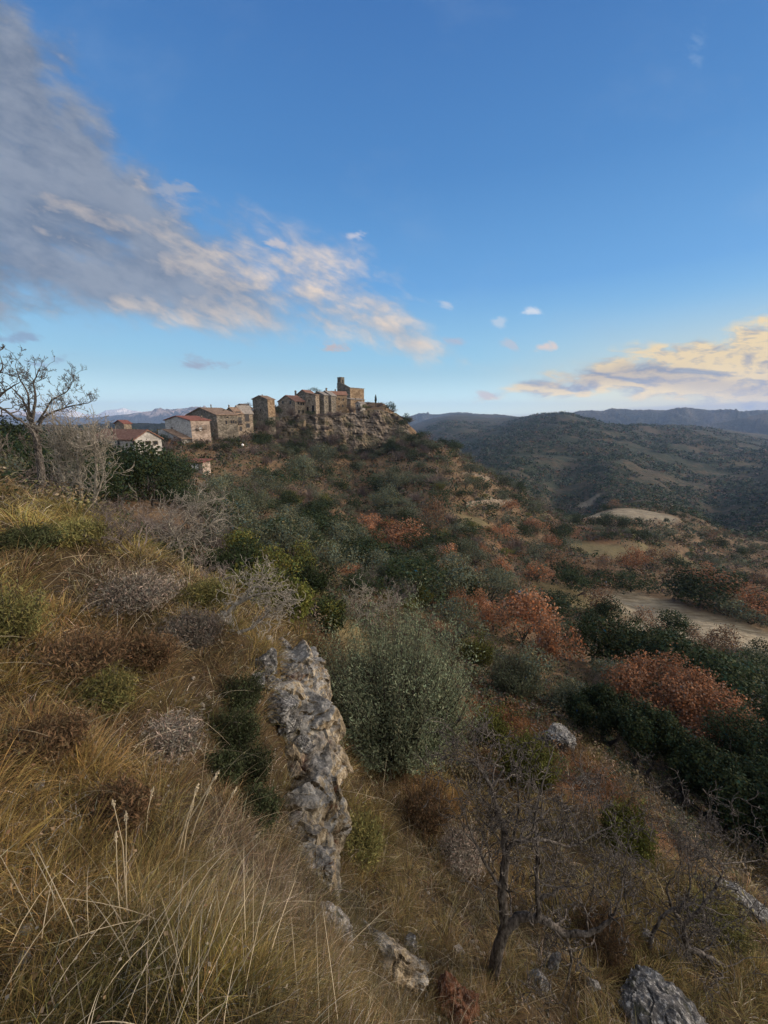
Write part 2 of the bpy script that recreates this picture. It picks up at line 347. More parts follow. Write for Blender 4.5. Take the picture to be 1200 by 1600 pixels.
def mountain(pts, Y, D, m, rough=1.0, base=-260, seed=0, crest=.02):
    pts = sorted(pts); px = np.array([q[0] for q in pts]); py = np.array([q[1] for q in pts])
    X = np.linspace(px[0], px[-1], 620); Pyy = np.interp(X, px, py)
    C = np.array([at(a, b_, Y) for a, b_ in zip(X, Pyy)]); nt = 60; T = np.linspace(-1, 1, nt)
    xs = C[:, 0]; V = []
    for t in T:
        prof = (1 - abs(t)) ** .85
        s = 1 + t * D / Y
        x = xs * s; y = np.full_like(xs, Y * s)
        hgt = (C[:, 2] - base)
        nz = fbm(x / (D * .35) + seed, y / (D * .35), o=6, gain=.55)
        rid = (1 - np.abs(fbm(x / (D * .22) + seed + 9, y / (D * .5), o=5)) * 2)
        z = base + hgt * prof + hgt * rough * (.22 * nz + .16 * (rid - .4)) * (min(1, abs(t) * 3.5)) * (1 - abs(t)) * 1.6 + hgt * crest * perlin(x / (D * .02), y / (D * .05) + seed)
        V.append(np.stack([x, y, z], 1))
    return tag(mk('mountain_range', np.concatenate(V), grid_faces(nt, len(xs)), m, smooth=True), kind='structure')
# ------------------------------------------------------------------ mountains
mm_blue = mountain_mat('mountain_scrub', [(.35, (.04, .05, .04)), (.5, (.08, .08, .06)), (.62, (.16, .14, .11)), (.75, (.07, .075, .055))], .002)
mm_cliff = mountain_mat('mountain_cliff', [(.35, (.05, .06, .05)), (.55, (.10, .09, .07)), (.75, (.14, .12, .09))], .002, (110, (.62, .48, .40)))
mm_snow = mountain_mat('mountain_snow', [(.3, (.85, .83, .82)), (.7, (.95, .93, .9))], .002)
mountain([(540,668),(600,652),(640,650),(655,645),(690,646),(700,644),(740,645),(760,647),(790,648),(815,652),(850,650),(1000,660)], 4800, 1100, mm_blue, seed=1)
mountain([(780,665),(830,650),(850,647),(890,645),(905,641),(940,640),(955,637),(985,640),(1000,640),(1040,640),(1070,636),(1110,640),(1135,643),(1150,642),(1180,642),(1200,640),(1260,638),(1400,640)], 3800, 1000, mm_blue, seed=4)
mountain([(980,685),(1060,668),(1110,663),(1150,655),(1175,650),(1210,644),(1260,640),(1400,636)], 3000, 650, mm_blue, seed=7)
mountain([(-150,640),(-60,645),(0,648),(60,646),(120,652),(145,652),(165,650),(200,647),(215,645),(240,641),(262,639),(290,637),(310,635),(330,637),(345,639),(400,640),(480,645),(560,650)], 6500, 1500, mm_cliff, seed=12, crest=.01)
mountain([(-80,642),(-20,640),(30,641),(70,644),(105,638),(112,640),(130,646),(150,648),(165,641),(180,639),(192,637),(205,641),(225,645),(245,640),(252,641),(300,648)], 9500, 1700, mm_snow, seed=15, crest=.03, base=-200)
mountain([(-150,665),(0,664),(100,665),(150,662),(200,660),(250,661),(300,664),(380,668)], 1500, 500, mountain_mat('wooded_ridge', [(.4, (.03, .04, .022)), (.6, (.06, .06, .035))], .01), seed=22, base=-120)
# ------------------------------------------------------------------ vegetation kit
def leaf_mat(name, base, var=.35, trans=.12, rnd=.25, rough=.8):
    m, k, b = mat(name, rough, .06)
    a = k.new('ShaderNodeAttribute', attribute_name='Col').outputs['Color']
    oi = k.new('ShaderNodeObjectInfo').outputs['Random']
    f = k.math('MULTIPLY_ADD', oi, rnd * 2, 1 - rnd)
    c = k.vmath('MULTIPLY', a, k.vmath('SCALE', base, scale=f)); k.put(b.inputs['Base Color'], c)
    t = k.new('ShaderNodeBsdfTranslucent'); k.put(t.inputs[0], c); mx = k.new('ShaderNodeMixShader'); mx.inputs[0].default_value = trans
    k.put(mx.inputs[1], b.outputs[0]); k.put(mx.inputs[2], t.outputs[0]); o = m.node_tree.nodes['Material Output']; k.put(o.inputs[0], mx.outputs[0])
    return m
def bark_mat(name, c1, c2, scale=30):
    m, k, b = mat(name, .95, .1); p = objc(k)
    nn = k.noise(k.vmath('MULTIPLY', p, (1, 1, .35)), scale, 6, .65)
    k.put(b.inputs['Base Color'], k.ramp(nn, [(.35, c1), (.55, tuple((a + b_) / 2 for a, b_ in zip(c1, c2))), (.68, c2)])); bump(k, b, nn, .7, .02); return m
M = dict(
 holm=leaf_mat('dark_evergreen_leaves', (.030, .043, .020)), olive=leaf_mat('olive_leaves', (.098, .110, .070)), olive_near=leaf_mat('near_olive_leaves', (.150, .172, .112), trans=.2),
 rust=leaf_mat('rust_oak_leaves', (.25, .128, .070), rnd=.3), rustgrey=leaf_mat('faded_oak_leaves', (.17, .11, .07)), yellow=leaf_mat('yellow_green_leaves', (.095, .10, .028)),
 twig=leaf_mat('bare_twigs', (.125, .105, .095), trans=.0), bark=bark_mat('dark_bark', (.018, .015, .012), (.10, .09, .08)), pale=bark_mat('pale_bark', (.13, .115, .09), (.42, .39, .33)),
 grass=leaf_mat('dry_grass_blades', (1, 1, 1), trans=.18, rnd=0, rough=.75), scrub=leaf_mat('scrub_leaves', (1, 1, 1), trans=.2, rnd=0), straw=leaf_mat('straw', (.50, .43, .30), trans=.2, rnd=0.1))
def unit(v): return v / np.maximum(np.linalg.norm(v, axis=-1, keepdims=True), 1e-9)
def leaf_quads(P, Nn, size, aspect, rng, tipdir=None):
    n_ = len(P); a = rng.normal(size=(n_, 3)) if tipdir is None else tipdir
    T = unit(a - Nn * (a * Nn).sum(1, keepdims=True)); B = np.cross(Nn, T)
    s = (size * rng.uniform(.6, 1.4, n_))[:, None]; b = s / aspect
    return np.stack([P - T * s * .5, P + B * b * .5 - T * s * .05, P + T * s * .5, P - B * b * .5 - T * s * .05], 1).reshape(-1, 3), np.arange(n_ * 4).reshape(-1, 4)
def lobes_for(rng, k, w=1., h=1., bottom=.15):
    L = []
    for i in range(k):
        a = rng.uniform(0, 6.283); e = rng.uniform(-.35, 1) ; r = rng.uniform(.25, .85)
        z = .52 + .36 * e; rr = math.sqrt(max(0, 1 - e * e * .8)) * r
        L.append((rr * math.cos(a) * w, rr * math.sin(a) * w, z * h, rng.uniform(.22, .42)))
    L.append((0, 0, .5 * h, .45)); return np.array(L)
def crown(rng, n_, lobes, size, aspect, outer=.5, upb=.25, squash=.85, var=.4):
    wv = lobes[:, 3] ** 2; k = rng.choice(len(lobes), n_, p=wv / wv.sum()); d = unit(rng.normal(size=(n_, 3)))
    rr = lobes[k, 3] * (outer + (1 - outer) * rng.random(n_) ** .6) * (1 + .5 * perlin(d[:, 0] * 2.3 + k, d[:, 1] * 2.3, d[:, 2] * 2.3 + k))
    P = lobes[k, :3] + d * rr[:, None] * np.array([1, 1, squash]); P[:, 2] = np.maximum(P[:, 2], .04)
    Nn = unit(d * .8 + rng.normal(size=(n_, 3)) * .7 + [0, 0, upb])
    V, F = leaf_quads(P, Nn, size, aspect, rng)
    lobt = rng.uniform(-.5, .5, len(lobes))[k]
    t = 1 + var * (.8 * perlin(P[:, 0] * 5, P[:, 1] * 5, P[:, 2] * 5) + lobt * .6 + rng.uniform(-.5, .5, n_)); t = np.clip(t, .3, 2)
    hue = 1 + .18 * rng.normal(size=n_)
    C = np.stack([t * hue, t, t / hue], 1)
    return V, F, np.repeat(C, 4, 0)
def tubes(lines, sides=5):
    Vs, Fs, o = [], [], 0
    an = np.arange(sides) / sides * 6.28318; cs = np.stack([np.cos(an), np.sin(an)], 1)
    for P, R in lines:
        P = np.asarray(P, float); R = np.asarray(R, float); m = len(P)
        T = unit(np.gradient(P, axis=0)); ref = np.array([.31, .77, .2]) if abs(T[0][2]) > .8 else np.array([.1, .1, 1.])
        A = unit(np.cross(T, ref)); B = np.cross(T, A)
        V = P[:, None] + R[:, None, None] * (cs[None, :, :1] * A[:, None] + cs[None, :, 1:] * B[:, None])
        Vs.append(V.reshape(-1, 3)); Fs.append(grid_faces(m, sides, True) + o); o += m * sides
    return np.concatenate(Vs), np.concatenate(Fs)
def grow(rng, P, D, L, R, lvl, out, kids=4, wob=.28, up=.12, ratio=.62, minr=.002, ang=.75, lo=.25):
    m = max(3, int(4 + lvl * 1.5)); pts = [np.array(P, float)]; d = unit(np.array(D, float))
    for i in range(m):
        d = unit(d + rng.normal(size=3) * wob + [0, 0, up]); pts.append(pts[-1] + d * L / m)
    pts = np.array(pts); rs = R * (1 - .75 * np.linspace(0, 1, m + 1)); rs = np.maximum(rs, minr)
    out.append((pts, rs))
    if lvl <= 0: return
    nk = kids + int(rng.integers(-1, 2))
    for c in range(max(1, nk)):
        t = rng.uniform(lo, 1.0) * m; i = min(int(t), m - 1); q = pts[i] + (pts[i + 1] - pts[i]) * (t - i)
        dd = unit(pts[i + 1] - pts[i]); side = unit(np.cross(dd, rng.normal(size=3)))
        a = ang * rng.uniform(.6, 1.3); nd = dd * math.cos(a) + side * math.sin(a)
        grow(rng, q, nd, L * ratio * rng.uniform(.6, 1.2), max(rs[i] * .6, minr), lvl - 1, out, kids, wob, up, ratio, minr, ang, lo)
def blade_strips(P, D, L, W, bend, rng, seg=3, col=None, drop=None):
    """grass blades: roots P, directions D, lengths L, widths W; each curves over by bend along drop"""
    n_ = len(P); D = unit(D); drop = np.array([0, 0, -1.]) if drop is None else drop
    side = unit(np.cross(D, rng.normal(size=(n_, 3)))); rows = []
    for i in range(seg + 1):
        t = i / seg; c = P + D * (L * t)[:, None] + drop * (bend * L * t * t)[:, None]
        if i == seg: rows.append(c[:, None])
        else: w_ = (W * (1 - .6 * t) * .5)[:, None]; rows.append(np.stack([c - side * w_, c + side * w_], 1))
    V = np.concatenate(rows, 1); m = seg * 2 + 1
    q = np.array([[2 * i, 2 * i + 1, 2 * i + 3, 2 * i + 2] for i in range(seg - 1)]).reshape(-1, 4); t3 = np.array([[2 * seg - 2, 2 * seg - 1, 2 * seg]])
    base = (np.arange(n_) * m)[:, None, None]
    return V.reshape(-1, 3), (q[None] + base).reshape(-1, 4), (t3[None] + base).reshape(-1, 3), (np.repeat(col, m, 0) if col is not None else None)

# ---------------- prototypes: unit trees, base at the origin, height about 1, radius about 1/2..1
def proto_crown(kind, lod, seed):
    rng = np.random.default_rng(seed); k = {'holm': 9, 'olive': 8, 'rust': 8, 'yellow': 7, 'rustgrey': 8}[kind]
    n_, sz = {0: (1150, .058), 1: (3200, .042), 2: (9000, .026)}[lod]
    asp = {'olive': 2.2, 'rust': 1.3}.get(kind, 1.5)
    if kind in ('rust', 'rustgrey'): n_ = int(n_ * (.75 if kind == 'rust' else .45))
    L = lobes_for(rng, k, .62, .95); L[:, 3] *= .75
    V, F, C = crown(rng, n_, L, sz, asp, outer=.35 if kind != 'holm' else .6, var=.5)
    return mk('crown', V, F, M[kind], col=C, link=False).data
def proto_trunk(kind, lod, seed):
    rng = np.random.default_rng(seed + 50); out = []
    for s in range(1 if kind in ('holm', 'rust', 'rustgrey') else 3):
        d = np.array([rng.normal() * .25, rng.normal() * .25, 1]); grow(rng, (rng.normal() * .01, rng.normal() * .01, -.06), d, .55, .028, 2 if lod else 1, out, 4, .2, .05, .6, .004 if lod == 0 else .002)
    V, F = tubes(out, 4 if lod == 0 else 5); return mk('trunk', V, F, M['bark'], smooth=True, link=False).data
def proto_bare(lod, seed):
    rng = np.random.default_rng(seed + 90)
    if lod == 0:
        n_ = 330; a = rng.uniform(0, 6.283, n_); el_ = rng.uniform(.5, 1.5, n_); D = np.stack([np.cos(a) * np.cos(el_), np.sin(a) * np.cos(el_), np.sin(el_)], 1)
        k_ = (rng.random(n_) * .55)[:, None]; P = D * k_ * [1, 1, .9] + rng.normal(size=(n_, 3)) * .03 * [1, 1, 0]; D2 = unit(D + rng.normal(size=(n_, 3)) * .45 + [0, 0, .2])
        V, Q, T, C = blade_strips(P, D2, rng.uniform(.25, .6, n_), np.full(n_, .013), rng.normal(size=n_) * .1, rng, 2, np.repeat((rng.uniform(.5, 1.4, n_))[:, None], 3, 1) * [1.05, 1, 1])
        return mk('bare_shrub', V, [Q, T], M['twig'], col=C, link=False).data
    out = []
    for s in range(6): grow(rng, (rng.normal() * .03, rng.normal() * .03, -.05), (rng.normal() * .45, rng.normal() * .45, 1), .62, .016, 3, out, 4, .22, .12, .6, .0022)
    V, F = tubes(out, 3); C = np.repeat(np.repeat(rng.uniform(.6, 1.5, len(V) // 3 + 1)[:, None], 3, 1), 3, 0)[:len(V)]
    return mk('bare_shrub', V, F, M['twig'], col=C, link=False).data
PR = {}
def proto(kind, lod, i, what):
    key = (kind, lod, i, what)
    if key not in PR:
        PR[key] = proto_bare(lod, i) if kind == 'bare' else (proto_crown(kind, lod, i * 7 + lod) if what == 'crown' else proto_trunk(kind, lod, i))
    return PR[key]
def pxd(P): return P[1] * CP - P[2] * SP            # depth along the view axis
KN = {'holm': ('holm_oak', 'holm oak', 'dark green holm oak'), 'olive': ('olive_tree', 'olive tree', 'grey green olive tree'), 'rust': ('rust_leaved_oak', 'oak tree', 'rust-brown leaved oak'),
      'rustgrey': ('faded_oak', 'oak tree', 'thin greyish-brown leaved oak'), 'yellow': ('yellow_green_shrub', 'shrub', 'yellow green shrub'), 'bare': ('bare_shrub', 'shrub', 'leafless grey-brown shrub')}
def zone(px, py):
    if px < 335 and py < 900: return 'behind the grassy bank at the left'
    if py < 735 and px < 560: return 'just below the stone houses and cliff'
    if py < 770 and px >= 560: return 'on the terraced shoulder right of the cliff'
    if px > 850 and py < 935: return 'around the pale fields in the valley'
    if px > 740 and py < 880: return 'on the lower terraces before the valley fields'
    if px > 700 and py >= 880: return 'in the ravine at lower right'
    if py < 880: return 'on the middle slope under the village'
    return 'on the slope behind the big grey olive'
def tree(kind, P, h, wr=1.0, px=0, py=0, label=None, lod=None, group=None):
    """one tree or shrub: Empty > crown, trunk (a bare shrub is a single mesh)"""
    r = math.hypot(P[0], P[1]); lod = lod if lod is not None else (0 if h / max(pxd(P), 1) * FPX < 38 else 1)
    i = int(RNG.integers(0, 4 if lod < 2 else 2)); nm, cat, lab = KN[kind]
    z_ = zone(px, py); label = label or f'{lab} {z_}'; group = group or f'{cat}s {z_}, {lab}s'
    loc = (P[0], P[1], P[2] - .02 * h); rz = float(RNG.uniform(0, 6.283)); s = h
    if kind == 'bare':
        o = bpy.data.objects.new(nm, proto('bare', lod, i, 'x')); COL.objects.link(o); o.location = loc; o.rotation_euler = (0, 0, rz); o.scale = (s * wr, s * wr, s)
        return tag(o, label, cat, group)
    t = empty(nm, loc, rz); tag(t, label, cat, group); t.scale = (s * wr, s * wr, s)
    for what in ('crown', 'trunk'):
        o = bpy.data.objects.new(what, proto(kind, lod, i, what)); COL.objects.link(o); o.parent = t
    return t
TREES = []      # (x, y, radius) already taken
def px_tree(kind, px, py, wpx, hpx, **kw):
    P = hit(px, py); d = pxd(P); h = hpx / FPX * d * 1.05; wr = (wpx / hpx) * .92
    # the unit crown is about .95 wide
    t = tree(kind, P, h, wr / .95, px, py, **kw); TREES.append((P[0], P[1], h * wr * .5)); return t

# ---------------- the trees one can pick out
G = None
LM = [
 ('rust',610,838,34,32,'small rust-orange oak standing above the first olive of the middle slope'),('rustgrey',676,852,44,72,'tall faded pinkish oak at the centre of the middle slope'),('rust',660,868,34,32,None),('rust',700,882,40,34,None),
 ('rust',783,905,34,34,None),('rust',716,965,46,48,None),('rust',770,985,54,48,None),('rust',815,1010,90,84,'large rust oak at the top of the rust oak row'),('rust',858,1045,74,90,'large rust oak at the lower end of the rust oak row, beside dark oaks'),
 ('rust',985,896,42,40,'round rust oak beyond the straw-coloured strip'),('rustgrey',1040,912,46,34,None),('rust',1098,922,40,40,None),('rust',1140,950,70,56,None),('rust',1185,975,60,48,'rust oak at the right frame edge above the bare field'),('rust',600,888,40,24,None),
 ('rustgrey',725,935,56,60,None),('rust',585,852,26,24,None),('rust',628,872,34,30,None),('rust',690,910,40,36,None),('rustgrey',655,930,40,44,None),('rust',750,968,44,44,None),('rust',805,962,40,36,None),('rust',545,900,30,20,None),('rust',860,858,30,22,None),('rust',640,905,40,30,None),('rustgrey',935,905,40,40,None),
 ('holm',500,838,62,50,'dark rounded holm oak on the upper middle slope under the cliff'),('holm',1092,950,92,64,'broad dark holm oak at the head of the bare field'),('holm',902,930,62,40,None),('holm',985,925,56,30,None),('holm',880,905,40,34,None),
 ('holm',925,1042,90,84,None),('holm',990,1070,110,96,None),('holm',1060,1095,120,100,None),('holm',1130,1140,120,110,None),('holm',1195,1180,110,120,None),('holm',1100,1120,90,80,None),
 ('olive',715,1005,84,72,None),('olive',812,1082,86,84,None),('olive',890,1122,66,60,None),('olive',548,872,72,56,None),('olive',766,940,60,58,None),('olive',624,942,42,42,None),('olive',600,800,50,44,None),
 ('yellow',420,930,84,74,None),('yellow',372,900,70,70,None),('yellow',470,910,60,62,None),('yellow',455,950,50,46,None),('yellow',505,980,60,46,None),
 ('holm',390,905,60,60,None),('olive',585,905,50,44,None),('holm',700,870,46,36,None),('holm',560,940,50,40,None),
 ('holm',240,795,90,95,None),('holm',190,790,80,90,None),('holm',160,800,70,80,None),('holm',250,775,50,44,None),('holm',30,740,90,80,None),('holm',80,760,80,76,None),('holm',120,745,70,70,None),
 ('bare',70,770,80,60,None),('bare',10,760,80,90,None),('bare',215,860,120,90,None),('bare',260,870,100,90,None),('bare',310,850,90,80,None),('bare',350,880,80,70,None),('bare',180,850,80,70,None),('bare',330,920,70,60,None),
 ('olive',505,740,50,44,None),('olive',470,760,50,46,None),('olive',620,770,46,40,None),
]
for kd, px, py, wp, hp, lb in LM: px_tree(kd, px, py, wp, hp, label=lb)

# ---------------- random cover between 26 m and 300 m
def in_field(x, y):
    for P, r_, ch in _S:
        if ch < 2 and math.hypot(x - P[0], y - P[1]) < r_ * (.95 if ch == 0 else .8): return True
    return False
def proj(P):
    d = pxd(P); return 600 + FPX * P[0] / d, 800 - FPX * (P[2] * CP + P[1] * SP) / d
def scatter():
    rng = np.random.default_rng(5); cnt = dict(holm=0, olive=0, rust=0, rustgrey=0, yellow=0, bare=0); cap = dict(holm=270, olive=290, rust=70, rustgrey=30, yellow=60, bare=140)
    n_ = 14000; az = rng.uniform(-46, 50, n_) * math.pi / 180; r = np.exp(rng.uniform(math.log(26), math.log(310), n_)); x = r * np.sin(az); y = r * np.cos(az); z = H(x, y)
    nz = fbm(x / 35, y / 35, o=3); n2 = fbm(x / 22 + 40, y / 22, 4., o=3)
    for i in range(n_):
        P = (x[i], y[i], z[i])
        if y[i] < 10: continue
        px, py = proj(P)
        if not (-40 < px < 1240) or py > 1280: continue
        if 425 < px < 652 and py < 680: continue                  # cliff and the village on top
        if 225 < px < 425 and 88 < y[i] and py < 689: continue    # the lower houses
        if 125 < px < 255 and py < 712 and r[i] > 60: continue
        if 284 < px < 342 and 712 < py < 775: continue
        if in_field(x[i], y[i]): continue
        if py > 960 and px < 900 and r[i] < 40: continue
        big = rng.random()
        if px < 335: kd = 'bare' if big < .4 else ('holm' if big < .85 else 'olive')
        elif py < 735: kd = 'bare' if big < (.48 if px < 560 else .25) + .3 * nz[i] else ('olive' if big < .8 else 'holm')
        elif px > 850: kd = 'holm' if big < .5 + .2 * nz[i] else ('olive' if big < .9 else ('rustgrey' if big < .95 else 'bare'))
        else: kd = 'bare' if big < .26 + .25 * nz[i] else ('olive' if big < .66 else ('holm' if big < .88 else ('yellow' if big < .93 else 'rust')))
        if kd in ('rust', 'rustgrey') and (n2[i] < .05 or py < 790 or px < 570): kd = 'olive'
        if cnt[kd] >= cap[kd]: continue
        h = {'holm': 3.6, 'olive': 3.3, 'rust': 4.4, 'rustgrey': 4.8, 'yellow': 2.4, 'bare': 3.2}[kd] * rng.uniform(.4, 1.25) * (1 + .3 * min(1, r[i] / 200))
        wr = rng.uniform(.8, 1.9) if kd != 'rustgrey' else .8; R_ = h * wr * .5
        if any((x[i] - a) ** 2 + (y[i] - b) ** 2 < (.42 * (R_ + c)) ** 2 for a, b, c in TREES): continue
        dens = nz[i] + .28 + (.25 if px > 850 and py < 840 else 0) + (.2 if py < 735 else 0) + (.35 if px > 560 and py < 800 else 0)
        if rng.random() > .35 + dens * 1.2: continue
        TREES.append((x[i], y[i], R_)); cnt[kd] += 1; tree(kd, P, h, wr, px, py)
    print('SCATTER', cnt)
scatter()

# ---------------- undergrowth and the far woods: nobody could count these
def clump_mesh(name, x, y, h, nl, ls, cols, label, cat, seed, up=.3, flat=.7, m='scrub'):
    rng = np.random.default_rng(seed); z = H(x, y); n_ = len(x); k = np.repeat(np.arange(n_), nl); d = unit(rng.normal(size=(n_ * nl, 3))); d[:, 2] = np.abs(d[:, 2])
    hh = h[k]; P = np.stack([x[k], y[k], z[k]], 1) + d * (hh * rng.uniform(.5, 1, len(k)))[:, None] * [.62, .62, flat] + np.stack([0 * hh, 0 * hh, hh * .12], 1)
    V, F = leaf_quads(P, unit(d + rng.normal(size=d.shape) * .5 + [0, 0, up]), hh * ls, 1.5, rng)
    C = cols[k] * rng.uniform(.6, 1.4, len(k))[:, None]
    return tag(mk(name, V, F, M[m], col=np.repeat(C, 4, 0)), label, cat, kind='stuff')
def pick_cols(rng, n_, pal, wts):
    return np.array(pal)[rng.choice(len(pal), n_, p=np.array(wts) / sum(wts))]
PAL = [(.024, .040, .020), (.070, .090, .060), (.11, .09, .075), (.12, .07, .04), (.09, .09, .04)]
def logpolar(rng, n_, a0, a1, r0, r1):
    az = rng.uniform(a0, a1, n_) * math.pi / 180; r = np.exp(rng.uniform(math.log(r0), math.log(r1), n_)); return r * np.sin(az), r * np.cos(az), r
def keep_out(x, y, z):
    d = y * CP - z * SP; px = 600 + FPX * x / d; py = 800 - FPX * (z * CP + y * SP) / d
    bad = ((px > 425) & (px < 652) & (py < 684)) | ((px > 235) & (px < 396) & (y > 108) & (py < 680)) | ((px > 130) & (px < 250) & (py < 705) & (y > 80))
    for P, r_, ch in _S:
        if ch < 2: bad |= np.hypot(x - P[0], y - P[1]) < r_ * (1.0 if ch == 0 else .7)
    return ~bad, px, py
def covers():
    rng = np.random.default_rng(21)
    x, y, r = logpolar(rng, 34000, -47, 50, 16, 330); ok, px, py = keep_out(x, y, H(x, y)); ok &= fbm(x / 12, y / 12, o=3) > -.42; x, y, r = x[ok], y[ok], r[ok]; n_ = len(x)
    clump_mesh('undergrowth', x, y, np.clip(r * .011, .28, 1.9) * rng.uniform(.35, 2.1, n_), 11, .28, pick_cols(rng, n_, PAL, [2, 3, 4, 1.2, 2]), 'low dense undergrowth of mixed scrub covering the hillsides', 'undergrowth', 3)
    x, y, r = logpolar(rng, 42000, -10, 50, 300, 2100); nn = fbm(x / 120, y / 120, o=4); z = H(x, y); slope = fbm(x / 300 + 9, y / 60, o=3)
    ok = (nn + .6 * slope > -.22); x, y, r = x[ok], y[ok], r[ok]; n_ = len(x)
    clump_mesh('far_woods', x, y, np.clip(r * .0075, 3.0, 9) * rng.uniform(.5, 1.3, n_), 7, .5, pick_cols(rng, n_, PAL, [5, 3, 1.2, .5, .6]) * 1.1, 'dark scrub oak woods covering the far hill across the valley', 'woodland', 4, up=.5)
    x, y, r = logpolar(rng, 5000, -47, -8, 280, 1500); n_ = len(x)
    clump_mesh('left_woods', x, y, np.clip(r * .009, 2.5, 8) * rng.uniform(.5, 1.3, n_), 7, .5, pick_cols(rng, n_, PAL, [5, 2, 3, .5, .3]), 'dark woods on the low ridge behind the left houses', 'woodland', 5, up=.5)
covers()
# ------------------------------------------------------------------ village
def stone_mat(name, stops, scale=2.2, blocks=1.6, bstr=.6):
    m, k, b = mat(name, .95, .1); p = objc(k)
    v = k.new('ShaderNodeTexVoronoi'); k.put(v.inputs['Vector'], k.vmath('MULTIPLY', p, (1, 1, 1.8))); v.inputs['Scale'].default_value = blocks
    nn = k.noise(p, scale, 7, .65); s_ = k.new('ShaderNodeSeparateColor'); k.put(s_.inputs[0], v.outputs['Color'])
    f = k.math('ADD', k.math('MULTIPLY', nn, .62), k.math('MULTIPLY', s_.outputs[0], .38))
    big = k.noise(p, .25, 4, .6)
    c = k.ramp(f, stops); c = k.mix(k.ss(big, .45, .7, 0, .45), c, c4(tuple(q * .55 for q in stops[0][1])))
    k.put(b.inputs['Base Color'], c); bump(k, b, k.math('ADD', nn, k.math('MULTIPLY', v.outputs['Distance'], -.8)), bstr, .12); return m
def roof_mat(name, a, c_):
    m, k, b = mat(name, .9, .15); p = objc(k); nn = k.noise(p, 1.8, 7, .7)
    wv = k.new('ShaderNodeTexWave'); k.put(wv.inputs['Vector'], p); wv.inputs['Scale'].default_value = 2.2; wv.inputs['Distortion'].default_value = .6; wv.bands_direction = 'DIAGONAL'
    k.put(b.inputs['Base Color'], k.ramp(nn, [(.3, tuple(q * .5 for q in a)), (.5, a), (.7, c_)])); bump(k, b, wv.outputs[0], .7, .08); return m
W = dict(tan=stone_mat('tan_stone', [(.3, (.12, .098, .072)), (.5, (.21, .17, .128)), (.7, (.31, .26, .20))]), grey=stone_mat('grey_stone', [(.3, (.08, .072, .057)), (.5, (.14, .125, .10)), (.7, (.23, .205, .17))]),
         ochre=stone_mat('ochre_stone', [(.3, (.13, .09, .055)), (.5, (.23, .165, .105)), (.7, (.32, .25, .17))]), white=stone_mat('pale_render', [(.3, (.28, .27, .25)), (.5, (.38, .37, .34)), (.7, (.48, .46, .43))]),
         pink=stone_mat('pinkish_render', [(.3, (.22, .175, .14)), (.5, (.31, .25, .205)), (.7, (.40, .335, .285))]),
         rred=roof_mat('red_tiles', (.20, .08, .06), (.28, .15, .115)), rbrown=roof_mat('brown_tiles', (.20, .14, .10), (.32, .24, .18)), rgrey=roof_mat('grey_tiles', (.22, .20, .18), (.34, .31, .28)), rrust=roof_mat('rusty_tiles', (.20, .105, .075), (.29, .20, .15)))
def flat_mat(name, c, rough=.6):
    m, k, b = mat(name, rough, .3); b.inputs['Base Color'].default_value = c4(c)
    nn = k.noise(objc(k), 5, 4); k.put(b.inputs['Base Color'], k.mix(nn, c4(tuple(q * .8 for q in c)), c4(tuple(min(1, q * 1.2) for q in c)))); return m
DARK = flat_mat('dark_window_glass', (.012, .012, .014), .25); WOOD = flat_mat('old_dark_wood', (.07, .045, .03)); WHITE = flat_mat('white_paint', (.75, .74, .72)); IRON = flat_mat('dark_iron', (.03, .03, .03))
def boxV(x0, x1, y0, y1, z0, z1):
    V = np.array([[x, y, z] for z in (z0, z1) for y in (y0, y1) for x in (x0, x1)], float)
    return V, np.array([[0, 2, 3, 1], [4, 5, 7, 6], [0, 1, 5, 4], [2, 6, 7, 3], [0, 4, 6, 2], [1, 3, 7, 5]])
def multi(parts):
    Vs, Fs, o = [], [], 0
    for V, F in parts: Vs.append(V); Fs.append(np.asarray(F) + o); o += len(V)
    return np.concatenate(Vs), np.concatenate(Fs)
def box(name, b, m, parent): V, F = multi([boxV(*q) for q in (b if isinstance(b, list) else [b])]); return mk(name, V, F, m, parent)
def prism(profile, y0, y1, swap=False):
    """profile: list of (a, z); extruded along the other axis"""
    n_ = len(profile); V = [(a, y0, z) for a, z in profile] + [(a, y1, z) for a, z in profile]
    if swap: V = [(y, a, z) for a, y, z in V]
    quads = np.array([[i, (i + 1) % n_, (i + 1) % n_ + n_, i + n_] for i in range(n_)])
    return np.array(V, float), quads, np.array([list(range(n_))[::-1]]), np.array([[i + n_ for i in range(n_)]])
